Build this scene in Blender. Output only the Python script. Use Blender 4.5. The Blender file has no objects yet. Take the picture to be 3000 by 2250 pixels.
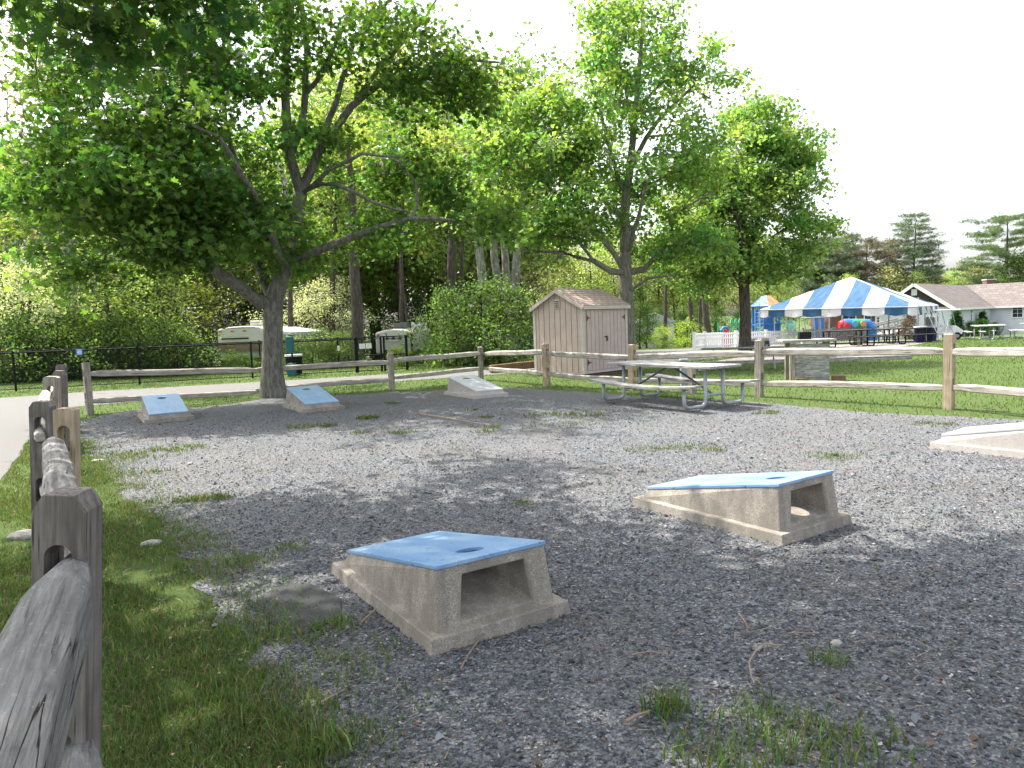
import bpy, math, random
import numpy as np
from mathutils import Vector, Matrix
R = math.radians
rng = np.random.default_rng(7); random.seed(7)
SC = bpy.context.scene; COL = SC.collection

# ---------------------------------------------------------------- camera, sky, sun, exposure
F, PITCH, ROLL, CH = 2125.0, 0.0857, -0.0358, 1.478     # photo pixels at 3000 x 2250
cam = bpy.data.objects.new("camera", bpy.data.cameras.new("camera")); COL.objects.link(cam)
cam.data.sensor_width = 36; cam.data.lens = 36 * F / 3000; cam.data.clip_start = 0.05; cam.data.clip_end = 2000
cam.matrix_world = Matrix.Translation((0, 0, CH)) @ Matrix.Rotation(math.pi / 2 - PITCH, 4, 'X') @ Matrix.Rotation(ROLL, 4, 'Z')
SC.camera = cam
SUN_DIR = Vector((-0.80, 0.60, 0)).normalized(); SUN_EL = R(58)      # towards the sun
w = bpy.data.worlds.new("World"); SC.world = w; w.use_nodes = True
nt = w.node_tree; bg = nt.nodes['Background']
sky = nt.nodes.new('ShaderNodeTexSky'); sky.sky_type = 'NISHITA'; sky.sun_disc = False
sky.sun_elevation = SUN_EL; sky.sun_rotation = math.atan2(SUN_DIR.x, SUN_DIR.y)
sky.dust_density = 4.0; sky.air_density = 1.0; sky.ozone_density = 1.0
hs = nt.nodes.new('ShaderNodeHueSaturation'); hs.inputs['Saturation'].default_value = 0.36; hs.inputs['Value'].default_value = 1.25
nt.links.new(sky.outputs[0], hs.inputs['Color']); nt.links.new(hs.outputs[0], bg.inputs['Color'])
bg.inputs['Strength'].default_value = 0.15
sl = bpy.data.lights.new("sun", 'SUN'); sl.energy = 3.9; sl.angle = R(0.55); sl.color = (1.0, 0.95, 0.86)
so = bpy.data.objects.new("sun", sl); COL.objects.link(so)
sd = Vector((SUN_DIR.x * math.cos(SUN_EL), SUN_DIR.y * math.cos(SUN_EL), math.sin(SUN_EL)))
so.rotation_euler = sd.to_track_quat('Z', 'Y').to_euler(); so.location = (0, 0, 30)
SC.view_settings.view_transform = 'Standard'; SC.view_settings.look = 'None'
SC.view_settings.exposure = 1.4; SC.view_settings.gamma = 1
SC.render.engine = 'CYCLES'
SC.cycles.max_bounces = 7; SC.cycles.transparent_max_bounces = 6; SC.cycles.use_denoising = True
SC.cycles.transmission_bounces = 4; SC.cycles.diffuse_bounces = 4; SC.cycles.glossy_bounces = 2

# ---------------------------------------------------------------- photo pixel -> world
def ray(u, v):
    c, s = math.cos(ROLL), math.sin(ROLL); U, V = u - 1500, v - 1125
    uu, vv = c * U + s * V, -s * U + c * V
    cp, sp = math.cos(PITCH), math.sin(PITCH); up = -vv / F
    return Vector((uu / F, cp + up * sp, -sp + up * cp))
def P(u, v, Y):
    d = ray(u, v); return Vector((0, 0, CH)) + d * (Y / d.y)
GO = -0.025                                             # the gravel lies a little below the boards' lower edge
def gz(x, y):
    t = np.clip(np.asarray(y, float), -50, 95) - 25
    return -0.031 * np.where(t > 0, np.sqrt(t * t + 4) - 2, 0.0)
def G(u, v, z=None):
    d = ray(u, v)
    if z is not None:
        return Vector((0, 0, CH)) + d * ((z - CH) / d.z)
    lo, hi = 0.2, 400.0
    for _ in range(60):
        m = (lo + hi) / 2; p = Vector((0, 0, CH)) + d * m
        if p.z > float(gz(p.x, p.y)): lo = m
        else: hi = m
    return Vector((0, 0, CH)) + d * lo
def on(u, Y):                       # ground point under image column u at depth Y
    x = (u - 1500) / F * Y; return Vector((x, Y, float(gz(x, Y))))

# ---------------------------------------------------------------- materials
def nn(t, typ, **kw):
    n = t.nodes.new(typ)
    for k, v in kw.items():
        if k in n.inputs: n.inputs[k].default_value = v
        else: setattr(n, k, v)
    return n
def ramp(t, fac, stops):
    r = t.nodes.new('ShaderNodeValToRGB'); e = r.color_ramp.elements
    while len(e) < len(stops): e.new(0.5)
    for q, (p, c) in zip(e, stops):
        q.position = p; q.color = (*c, 1) if len(c) == 3 else c
    t.links.new(fac, r.inputs[0]); return r.outputs[0]
def mix(t, fac, a, b, typ='MIX'):
    m = t.nodes.new('ShaderNodeMix'); m.data_type = 'RGBA'; m.blend_type = typ
    for i, x in ((0, fac), (6, a), (7, b)):
        if isinstance(x, (int, float)): m.inputs[i].default_value = x
        elif isinstance(x, tuple): m.inputs[i].default_value = (*x[:3], 1)
        else: t.links.new(x, m.inputs[i])
    return m.outputs[2]
def coords(t, scale=(1, 1, 1), kind='Object'):
    tc = t.nodes.new('ShaderNodeTexCoord'); mp = t.nodes.new('ShaderNodeMapping')
    mp.inputs['Scale'].default_value = scale; t.links.new(tc.outputs[kind], mp.inputs[0]); return mp.outputs[0]
def wpos(t, scale=(1, 1, 1)):
    g = t.nodes.new('ShaderNodeNewGeometry'); mp = t.nodes.new('ShaderNodeMapping')
    mp.inputs['Scale'].default_value = scale; t.links.new(g.outputs['Position'], mp.inputs[0]); return mp.outputs[0]
def noise(t, vec, scale, detail=4, rough=.55):
    n = nn(t, 'ShaderNodeTexNoise', Scale=scale, Detail=detail, Roughness=rough); t.links.new(vec, n.inputs['Vector']); return n.outputs[0]
def bump(t, h, strength, dist, b):
    n = nn(t, 'ShaderNodeBump', Strength=strength, Distance=dist); t.links.new(h, n.inputs['Height']); t.links.new(n.outputs[0], b.inputs['Normal'])
def new(name, rough=.8, spec=.3, metal=0):
    m = bpy.data.materials.new(name); m.use_nodes = True; b = m.node_tree.nodes['Principled BSDF']
    b.inputs['Roughness'].default_value = rough; b.inputs['Specular IOR Level'].default_value = spec; b.inputs['Metallic'].default_value = metal
    return m, m.node_tree, b
def plain(name, c, rough=.6, spec=.3, metal=0, var=.25, sc=6, bmp=0.0, bd=.01):
    m, t, b = new(name, rough, spec, metal); v = coords(t)
    n = noise(t, v, sc, 6)
    d = tuple(x * (1 - var) for x in c); l = tuple(min(1, x * (1 + var)) for x in c)
    t.links.new(ramp(t, n, [(.3, d), (.7, l)]), b.inputs['Base Color'])
    if bmp: bump(t, noise(t, v, sc * 8, 4), bmp, bd, b)
    return m
def wood(name, c1, c2, axis, k=1.0, knots=True):
    m, t, b = new(name, .85, .2)
    s = [22 * k, 22 * k, 22 * k]; s['XYZ'.index(axis)] = 1.2 * k
    v = coords(t, tuple(s)); oi = t.nodes.new('ShaderNodeObjectInfo')
    ad = nn(t, 'ShaderNodeVectorMath', operation='ADD'); sc = nn(t, 'ShaderNodeVectorMath', operation='SCALE'); sc.inputs['Scale'].default_value = 37
    cb = t.nodes.new('ShaderNodeCombineXYZ')
    for i in range(3): t.links.new(oi.outputs['Random'], cb.inputs[i])
    t.links.new(cb.outputs[0], sc.inputs[0]); t.links.new(v, ad.inputs[0]); t.links.new(sc.outputs[0], ad.inputs[1]); v = ad.outputs[0]
    g = noise(t, v, 1.6, 8, .65); v2 = coords(t, (5, 5, 5)); big = noise(t, v2, 1.2, 3)
    col = ramp(t, g, [(.25, tuple(x * .45 for x in c1)), (.42, c1), (.62, c2), (.8, tuple(min(1, x * 1.25) for x in c2))])
    col = mix(t, ramp(t, big, [(.35, (0, 0, 0)), (.7, (.55,) * 3)]), col, tuple(x * .55 for x in c1))
    crack = ramp(t, noise(t, v, 3.1, 2, .4), [(.29, (0,) * 3), (.34, (1,) * 3)])
    col = mix(t, crack, tuple(x * .18 for x in c1), col)
    if knots:
        vo = nn(t, 'ShaderNodeTexVoronoi', Scale=1.0); mp = coords(t, tuple(4.5 if 'XYZ'[i] != axis else 2.2 for i in range(3))); t.links.new(mp, vo.inputs['Vector'])
        col = mix(t, ramp(t, vo.outputs['Distance'], [(.07, (0,) * 3), (.16, (1,) * 3)]), tuple(x * .3 for x in c1), col)
    t.links.new(col, b.inputs['Base Color']); bump(t, g, .7, .006, b); return m
def attr_col(t, name='col'):
    a = t.nodes.new('ShaderNodeAttribute'); a.attribute_name = name; return a.outputs['Color']
def leafmat(name, tr=.5, gloss=.12, tint=(1.38, 1.46, .6)):
    m = bpy.data.materials.new(name); m.use_nodes = True; t = m.node_tree; t.nodes.clear()
    c = attr_col(t); o = t.nodes.new('ShaderNodeOutputMaterial')
    b = nn(t, 'ShaderNodeBsdfPrincipled', Roughness=.5); b.inputs['Specular IOR Level'].default_value = gloss * 2.2
    t.links.new(c, b.inputs['Base Color']); tl = t.nodes.new('ShaderNodeBsdfTranslucent')
    t.links.new(mix(t, 1.0, c, tint, 'MULTIPLY'), tl.inputs['Color'])
    ms = t.nodes.new('ShaderNodeMixShader'); ms.inputs[0].default_value = tr
    t.links.new(b.outputs[0], ms.inputs[1]); t.links.new(tl.outputs[0], ms.inputs[2]); t.links.new(ms.outputs[0], o.inputs[0]); return m
def barkmat(name, c1, c2, sc=1.0, lichen=0.0):
    m, t, b = new(name, .95, .1); v = coords(t, (9 * sc, 9 * sc, 1.6 * sc)); g = noise(t, v, 2.2, 8, .7)
    col = ramp(t, g, [(.3, tuple(x * .4 for x in c1)), (.5, c1), (.7, c2)])
    if lichen:
        n2 = noise(t, coords(t, (3, 3, 2)), 2.0, 5, .7); col = mix(t, ramp(t, n2, [(.5, (0,) * 3), (.6, (lichen,) * 3)]), col, (.33, .35, .27))
    t.links.new(col, b.inputs['Base Color']); bump(t, g, 1.0, .03, b); return m
def attrmat(name, rough=.85, spec=.25):
    m, t, b = new(name, rough, spec); t.links.new(attr_col(t), b.inputs['Base Color']); return m

M = {}
M['wood_z'] = wood('weathered_wood_upright', (.27, .235, .20), (.46, .41, .355), 'Z')
M['wood_zn'] = wood('fresh_wood_upright', (.36, .28, .19), (.52, .42, .31), 'Z')
M['wood_x'] = wood('weathered_rail_wood', (.34, .31, .27), (.56, .52, .46), 'X')
M['wood_xg'] = wood('old_grey_rail_wood', (.15, .14, .13), (.36, .345, .325), 'X', 1.3)
M['wood_zg'] = wood('old_grey_post_wood', (.13, .115, .105), (.25, .225, .21), 'Z', 1.2)
def m_log():
    m, t, b = new('grey_split_log', .9, .2); v = coords(t, (3, 45, 45)); g = noise(t, v, 1.3, 8, .7); f = noise(t, coords(t, (5, 14, 14)), 1.6, 5, .65)
    col = ramp(t, g, [(.3, (.10, .097, .093)), (.5, (.19, .185, .178)), (.72, (.31, .305, .295))]); col = mix(t, ramp(t, f, [(.54, (0,) * 3), (.7, (.6,) * 3)]), col, (.08, .077, .074))
    wv = noise(t, coords(t, (1.3, 26, 26)), 1.5, 3, .45); cr = ramp(t, wv, [(.482, (1,) * 3), (.496, (0,) * 3), (.504, (0,) * 3), (.518, (1,) * 3)]); pr = noise(t, coords(t, (2.5, 6, 6)), 1.2, 2)
    ck = nn(t, 'ShaderNodeMath', operation='MAXIMUM'); t.links.new(cr, ck.inputs[0]); t.links.new(ramp(t, pr, [(.48, (1,) * 3), (.57, (0,) * 3)]), ck.inputs[1]); col = mix(t, ck.outputs[0], (.015, .013, .012), col)
    sp = noise(t, coords(t, (70, 70, 70)), 1.0, 2); col = mix(t, ramp(t, sp, [(.66, (0,) * 3), (.72, (.5,) * 3)]), col, (.36, .37, .34)); t.links.new(col, b.inputs['Base Color'])
    hm = nn(t, 'ShaderNodeMath', operation='MULTIPLY'); t.links.new(g, hm.inputs[0]); t.links.new(ck.outputs[0], hm.inputs[1]); bump(t, hm.outputs[0], 1.0, .012, b); return m
M['wood_near'] = m_log()
M['plank'] = wood('grey_table_plank', (.27, .26, .25), (.50, .49, .47), 'X', 1, False)
M['plank_dark'] = wood('dark_table_plank', (.05, .04, .035), (.12, .1, .09), 'X', 1, False)
M['galv'] = plain('galvanized_steel', (.34, .37, .39), .45, .5, .35, .15, 20)
M['steel'] = plain('dark_angle_steel', (.12, .13, .14), .5, .4, .5, .2, 15)
M['black'] = plain('black_coated_metal', (.012, .014, .014), .8, .15, 0, .2)
M['white_paint'] = plain('white_paint', (.78, .78, .78), .5, .4, 0, .05)
M['grey_paint'] = plain('pale_grey_paint', (.52, .53, .56), .7, .3, 0, .06, 2)
M['house_wall'] = plain('pale_house_siding', (.55, .57, .63), .8, .2, 0, .05, 1.5)
M['shed'] = plain('mauve_beige_shed_paint', (.49, .385, .36), .8, .25, 0, .1, 3, .25, .004)
M['shed_trim'] = plain('shed_trim_paint', (.50, .44, .41), .75, .25, 0, .1, 5)
M['shed_dark'] = plain('shed_groove', (.14, .10, .085), .9, .1)
M['rust'] = plain('rusty_hinge', (.12, .07, .045), .7, .4, .5)
M['canvas_w'] = plain('white_canvas', (.56, .56, .57), .6, .3, 0, .07, 1.2, .3, .05)
M['canvas_b'] = plain('blue_canvas', (.016, .078, .165), .5, .4, 0, .15, 1.2, .3, .05)
M['canvas_tan'] = plain('shaded_liner', (.36, .3, .24), .8, .2)
M['teal'] = plain('teal_plastic', (.01, .10, .12), .5, .4)
M['navy'] = plain('navy_plastic', (.012, .014, .07), .45, .4)
M['blue_pl'] = plain('blue_play_plastic', (.03, .17, .48), .4, .5, 0, .1)
M['green_pl'] = plain('green_play_plastic', (.03, .32, .16), .4, .5, 0, .1)
M['mint'] = plain('mint_slide_plastic', (.25, .52, .40), .4, .5, 0, .1)
M['red_pl'] = plain('red_play_plastic', (.6, .02, .04), .4, .5, 0, .1)
M['orange_pl'] = plain('orange_roof_plastic', (.62, .28, .12), .5, .4, 0, .1)
M['sky_pl'] = plain('light_blue_roof_plastic', (.12, .32, .66), .5, .4, 0, .1)
M['glass'] = plain('dark_window_glass', (.02, .025, .05), .12, .6, 0, .2)
M['vinyl'] = plain('white_vinyl', (.82, .81, .82), .4, .4, 0, .03)
M['rv'] = plain('cream_trailer_skin', (.56, .55, .52), .35, .5, 0, .06, 2)
M['rv_tan'] = plain('tan_trailer_band', (.27, .2, .14), .6, .3)
M['rubber'] = plain('black_rubber', (.02, .02, .02), .8, .2)
M['stone'] = plain('pale_field_stone', (.38, .36, .33), .9, .2, 0, .25, 14, .6, .02)
M['slate'] = plain('dark_flat_paver', (.068, .069, .068), .95, .1, 0, .15, 30, .2, .002)
M['twig'] = plain('dry_twig', (.26, .2, .15), .9, .1, 0, .3, 20)
M['dirt'] = plain('dark_soil', (.05, .035, .025), 1, .05, 0, .3, 8)
M['board_timber'] = plain('brown_edging_timber', (.2, .13, .08), .9, .1, 0, .3, 5)
M['sign_blue'] = plain('blue_sign_face', (.03, .16, .42), .5, .3)
M['sign_white'] = plain('white_sign_face', (.8, .8, .8), .5, .3, 0, .03)
M['chalk'] = plain('chalkboard', (.03, .035, .05), .8, .2)
M['bark1'] = barkmat('maple_bark', (.16, .148, .132), (.30, .28, .25), 1.2, .35)
M['bark_pale'] = barkmat('pale_maple_bark', (.20, .18, .155), (.34, .31, .275), 1.1, .3)
M['bark2'] = barkmat('dark_bark', (.09, .075, .065), (.19, .16, .135), 1.0)
M['bark3'] = barkmat('pale_mottled_bark', (.22, .205, .18), (.40, .38, .34), .8, .9)
M['leaf'] = leafmat('leaf'); M['leaf_far'] = leafmat('far_foliage', .46, .06); M['needle'] = leafmat('pine_needles', .22, .05, (1.1, 1.15, .6))
M['grass_blade'] = leafmat('grass_blade', .35, .1, (1.25, 1.2, .65))
M['pebble'] = attrmat('pebble', .72, .4)
M['litter'] = attrmat('leaf_litter', .9, .1)

def m_concrete(name, base, lo=.55):
    m, t, b = new(name, .85, .25); v = coords(t)
    vo = nn(t, 'ShaderNodeTexVoronoi', Scale=240); t.links.new(v, vo.inputs['Vector'])
    sp = t.nodes.new('ShaderNodeSeparateColor'); t.links.new(vo.outputs['Color'], sp.inputs[0])
    col = ramp(t, sp.outputs[0], [(0, tuple(x * .55 for x in base)), (.35, base), (.85, tuple(x * 1.2 for x in base)), (.95, (.52, .49, .43))])
    big = noise(t, coords(t, (3, 3, 1.2)), 2.2, 6, .65)
    col = mix(t, ramp(t, big, [(.42, (.75,) * 3), (.62, (0,) * 3)]), col, tuple(x * lo for x in base))
    t.links.new(col, b.inputs['Base Color']); bump(t, vo.outputs['Distance'], .5, .003, b); return m
M['agg'] = m_concrete('exposed_aggregate', (.33, .295, .25)); M['agg_w'] = m_concrete('pale_exposed_aggregate', (.42, .39, .36), .85)
def m_slab(name, c, pale, k):
    m, t, b = new(name, .45, .4); v = coords(t, (1, .35, 1))
    n = noise(t, v, 5, 5, .6); col = ramp(t, n, [(.35, c), (.62, pale)])
    d = noise(t, coords(t), 34, 3, .6); d2 = noise(t, coords(t), 3.5, 3)
    dm = nn(t, 'ShaderNodeMath', operation='MULTIPLY'); t.links.new(ramp(t, d, [(.60, (0,) * 3), (.66, (1,) * 3)]), dm.inputs[0]); t.links.new(ramp(t, d2, [(.44, (0,) * 3), (.56, (k,) * 3)]), dm.inputs[1])
    t.links.new(mix(t, dm.outputs[0], col, (.13, .10, .08)), b.inputs['Base Color'])
    t.links.new(ramp(t, n, [(.3, (.28,) * 3), (.7, (.5,) * 3)]), b.inputs['Roughness']); return m
M['slab_blue'] = m_slab('light_blue_playing_surface', (.15, .31, .56), (.29, .43, .60), .9)
M['slab_white'] = m_slab('off_white_playing_surface', (.48, .49, .51), (.60, .60, .62), .08)

def m_gravel(name, cols, sc=70, stain=True):
    m, t, b = new(name, .85, .3); v = wpos(t)
    vo = nn(t, 'ShaderNodeTexVoronoi', Scale=sc); t.links.new(v, vo.inputs['Vector'])
    sp = t.nodes.new('ShaderNodeSeparateColor'); t.links.new(vo.outputs['Color'], sp.inputs[0])
    col = ramp(t, sp.outputs[0], cols)
    big = noise(t, v, .8, 5, .6)
    if stain: col = mix(t, ramp(t, big, [(.5, (0,) * 3), (.68, (.32,) * 3)]), col, (.085, .065, .045))
    if stain: col = mix(t, ramp(t, noise(t, v, .45, 4, .6), [(.48, (0,) * 3), (.62, (.35,) * 3)]), col, (.17, .165, .155))
    t.links.new(col, b.inputs['Base Color']); bump(t, vo.outputs['Distance'], 1.0, .012, b); return m
GC = [(0, (.05, .053, .058)), (.3, (.085, .09, .10)), (.6, (.125, .13, .14)), (.85, (.18, .185, .195)), (.96, (.28, .28, .28))]
M['gravel'] = m_gravel('blue_grey_gravel', GC, 85)
M['gravel_tan'] = m_gravel('pale_gravel', [(0, (.08, .07, .06)), (.5, (.19, .17, .145)), (.95, (.4, .37, .33))], 40, False)
def m_asphalt():
    m, t, b = new('old_asphalt', .9, .25); v = wpos(t)
    n = noise(t, v, 60, 3); g = noise(t, v, .5, 5, .6)
    col = mix(t, ramp(t, g, [(.3, (.0,) * 3), (.7, (.6,) * 3)]), ramp(t, n, [(.3, (.10, .098, .095)), (.7, (.165, .162, .158))]), (.14, .13, .12))
    t.links.new(col, b.inputs['Base Color']); bump(t, n, .4, .01, b); return m
M['asphalt'] = m_asphalt()
def m_ground():
    m, t, b = new('lawn_soil', .95, .1); v = wpos(t)
    f = noise(t, v, 55, 8, .8); g = noise(t, v, .55, 5, .6); h = noise(t, v, 5, 4, .6)
    a = ramp(t, f, [(.3, (.04, .055, .02)), (.5, (.08, .12, .035)), (.72, (.13, .18, .055))])
    d = ramp(t, f, [(.3, (.06, .05, .025)), (.7, (.21, .17, .09))])
    ml = nn(t, 'ShaderNodeMath', operation='ADD'); t.links.new(g, ml.inputs[0]); t.links.new(h, ml.inputs[1])
    col = mix(t, ramp(t, ml.outputs[0], [(1.0, (0,) * 3), (1.24, (.75,) * 3)]), a, d)
    t.links.new(col, b.inputs['Base Color']); bump(t, f, .8, .03, b); return m
M['ground'] = m_ground()
def m_shingle(name, c1, c2, sx=3.0, rows=6.0):
    m, t, b = new(name, .9, .15); v = coords(t, (1, 1, 1), 'UV')
    br = nn(t, 'ShaderNodeTexBrick', Scale=1.0); br.inputs['Brick Width'].default_value = 1 / sx; br.inputs['Row Height'].default_value = 1 / rows
    br.inputs['Mortar Size'].default_value = .012; br.inputs['Color1'].default_value = (*c1, 1); br.inputs['Color2'].default_value = (*c2, 1)
    br.inputs['Mortar'].default_value = (*[x * .35 for x in c1], 1); t.links.new(v, br.inputs['Vector'])
    n = noise(t, wpos(t), 4, 5, .7)
    t.links.new(mix(t, .35, br.outputs[0], ramp(t, n, [(.3, tuple(x * .6 for x in c1)), (.7, c2)])), b.inputs['Base Color'])
    bump(t, br.outputs['Fac'], -.6, .02, b); return m
M['shingle_shed'] = m_shingle('brown_asphalt_shingles', (.31, .24, .19), (.43, .345, .285), 4, 8)
M['shingle_house'] = m_shingle('mauve_brown_shingles', (.15, .125, .118), (.21, .185, .175), 2.2, 3.2)
M['cedar'] = m_shingle('dark_cedar_shingles', (.06, .042, .036), (.10, .075, .066), 6, 5)
M['brick'] = m_shingle('old_red_brick', (.19, .095, .075), (.27, .16, .13), 4.5, 12)

# ---------------------------------------------------------------- mesh helpers
def fast_mesh(name, V, T, col=None, mats=(), mi=None, smooth=False):
    me = bpy.data.meshes.new(name); V = np.ascontiguousarray(V, np.float32); T = np.ascontiguousarray(T, np.int32); k = T.shape[1]
    me.vertices.add(len(V)); me.vertices.foreach_set('co', V.ravel())
    me.loops.add(T.size); me.loops.foreach_set('vertex_index', T.ravel())
    me.polygons.add(len(T)); me.polygons.foreach_set('loop_start', np.arange(0, T.size, k, dtype=np.int32))
    for m in mats: me.materials.append(m)
    if mi is not None: me.polygons.foreach_set('material_index', np.ascontiguousarray(mi, np.int32))
    me.polygons.foreach_set('use_smooth', np.full(len(T), bool(smooth)))
    if col is not None:
        a = me.attributes.new('col', 'FLOAT_COLOR', 'POINT'); c = np.ones((len(V), 4), np.float32); c[:, :3] = col; a.data.foreach_set('color', c.ravel())
    me.update(calc_edges=True); return me
def tag(o, label=None, cat=None, group=None, kind=None):
    for k, v in (('label', label), ('category', cat), ('group', group), ('kind', kind)):
        if v: o[k] = v
    return o
def root_org(p):
    v = Vector((0, 0, 0))
    while p is not None: v += p.location; p = p.parent
    return v
def link(name, me, parent=None, loc=None):
    o = bpy.data.objects.new(name, me); COL.objects.link(o)
    if parent is not None: o.parent = parent
    if loc is not None: o.location = loc
    return o
def empty(name, loc, label, cat, group=None, rz=0):
    o = bpy.data.objects.new(name, None); COL.objects.link(o); o.location = loc; o.rotation_euler = (0, 0, rz); o.empty_display_size = .2
    return tag(o, label, cat, group)
def top(name, me, label, cat, group=None, kind=None):      # single-mesh thing: move its origin to its base
    n = len(me.vertices); c = np.empty(n * 3, np.float32); me.vertices.foreach_get('co', c); c = c.reshape(-1, 3)
    og = np.array([(c[:, 0].min() + c[:, 0].max()) / 2, (c[:, 1].min() + c[:, 1].max()) / 2, c[:, 2].min()]); me.vertices.foreach_set('co', (c - og).astype(np.float32).ravel()); me.update()
    return tag(link(name, me, None, og.tolist()), label, cat, group, kind)
class MB:
    def __init__(s): s.v = []; s.f = []; s.m = []; s.uv = {}; s.mi = 0
    def add(s, vs, fs):
        b = len(s.v); s.v += [tuple(x) for x in vs]; s.f += [tuple(i + b for i in f) for f in fs]; s.m += [s.mi] * len(fs); return s
    def hexa(s, c): return s.add(c, [(0, 3, 2, 1), (4, 5, 6, 7), (0, 1, 5, 4), (1, 2, 6, 5), (2, 3, 7, 6), (3, 0, 4, 7)])
    def box(s, c, sz, X=None, Y=None):
        X = Vector(X).normalized() if X is not None else Vector((1, 0, 0))
        if Y is None: Y = Vector((0, 0, 1)).cross(X).normalized() if abs(X.z) < .99 else Vector((0, 1, 0))
        Y = Vector(Y).normalized(); Z = X.cross(Y).normalized(); c = Vector(c); a, b, d = [q / 2 for q in sz]
        return s.hexa([c + X * (i * a) + Y * (j * b) + Z * (k * d) for k in (-1, 1) for i, j in ((-1, -1), (1, -1), (1, 1), (-1, 1))])
    def beam(s, p, q, w, h, up=(0, 0, 1)):
        p, q = Vector(p), Vector(q); X = (q - p); L = X.length; X.normalize(); u = Vector(up)
        if abs(X.dot(u)) > .98: u = Vector((0, 1, 0))
        Y = u.cross(X).normalized(); return s.box((p + q) / 2, (L, w, h), X, Y)
    def tube(s, pts, r, n=8, cap=True):
        pts = [Vector(p) for p in pts]; rs = r if isinstance(r, (list, tuple)) else [r] * len(pts); b = len(s.v); T = None; ref = None
        for i, p in enumerate(pts):
            T = (pts[min(i + 1, len(pts) - 1)] - pts[max(i - 1, 0)]).normalized()
            if ref is None: ref = Vector((0, 0, 1)) if abs(T.z) < .9 else Vector((1, 0, 0))
            A = (ref - T * ref.dot(T)).normalized(); ref = A; B = T.cross(A)
            for k in range(n):
                a = 2 * math.pi * k / n; s.v.append(tuple(p + (A * math.cos(a) + B * math.sin(a)) * rs[i]))
        fs = [(b + i * n + k, b + i * n + (k + 1) % n, b + (i + 1) * n + (k + 1) % n, b + (i + 1) * n + k) for i in range(len(pts) - 1) for k in range(n)]
        if cap: fs += [tuple(b + k for k in range(n))[::-1], tuple(b + (len(pts) - 1) * n + k for k in range(n))]
        s.f += fs; s.m += [s.mi] * len(fs); return s
    def poly(s, pts): return s.add(pts, [tuple(range(len(pts)))])
    def prism(s, pts, d):
        d = Vector(d); n = len(pts); a = [Vector(p) for p in pts]
        return s.add(a + [p + d for p in a], [tuple(range(n))[::-1], tuple(range(n, 2 * n))] + [(i, (i + 1) % n, n + (i + 1) % n, n + i) for i in range(n)])
    def ico(s, c, r, n=1, jit=.0, seed=0):
        import bmesh
        bm = bmesh.new(); bmesh.ops.create_icosphere(bm, subdivisions=n, radius=1); rr = random.Random(seed)
        vs = [Vector((v.co.x * r[0], v.co.y * r[1], v.co.z * r[2])) * (1 + rr.uniform(-jit, jit)) + Vector(c) for v in bm.verts]
        fs = [tuple(v.index for v in f.verts) for f in bm.faces]; bm.free(); return s.add(vs, fs)
    def mesh(s, name, mats, org=None, uvf=None, smooth=False):
        me = bpy.data.meshes.new(name); og = Vector(org) if org is not None else Vector((0, 0, 0))
        me.from_pydata([tuple(Vector(v) - og) for v in s.v], [], s.f)
        for m in (mats if isinstance(mats, (list, tuple)) else [mats]): me.materials.append(m)
        me.polygons.foreach_set('material_index', s.m); me.polygons.foreach_set('use_smooth', [smooth] * len(s.f))
        if uvf:
            uv = me.uv_layers.new(name='UVMap')
            for p in me.polygons:
                for li in p.loop_indices: uv.data[li].uv = uvf(Vector(s.v[me.loops[li].vertex_index]), p.normal)
        me.update(); return me
    def build(s, name, mats, parent=None, bevel=0, uvf=None, smooth=False, seg=2):
        og = root_org(parent) if parent is not None else None
        o = link(name, s.mesh(name, mats, og, uvf, smooth), parent)
        if bevel:
            md = o.modifiers.new('bevel', 'BEVEL'); md.width = bevel; md.segments = seg; md.limit_method = 'ANGLE'; md.angle_limit = R(35)
        return o
    def thing(s, name, mats, label, cat, group=None, bevel=0, uvf=None, smooth=False, kind=None):
        o = top(name, s.mesh(name, mats, None, uvf, smooth), label, cat, group, kind)
        if bevel:
            md = o.modifiers.new('bevel', 'BEVEL'); md.width = bevel; md.segments = 2; md.limit_method = 'ANGLE'; md.angle_limit = R(35)
        return o
def dup(o, loc=None, rz=None, label=None, parent=None, scale=None):
    c = o.copy(); COL.objects.link(c)
    if parent is not None: c.parent = parent
    if loc is not None: c.location = loc
    if rz is not None: c.rotation_euler = (0, 0, rz)
    if scale is not None: c.scale = scale if not isinstance(scale, (int, float)) else (scale,) * 3
    if label: c['label'] = label
    for ch in list(o.children): dup(ch, parent=c)
    return c
def inpoly(x, y, poly):
    ins = np.zeros(len(x), bool); n = len(poly)
    for i in range(n):
        x1, y1 = poly[i][:2]; x2, y2 = poly[(i + 1) % n][:2]
        c = ((y1 > y) != (y2 > y)) & (x < (x2 - x1) * (y - y1) / (y2 - y1 + 1e-12) + x1); ins ^= c
    return ins
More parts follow.
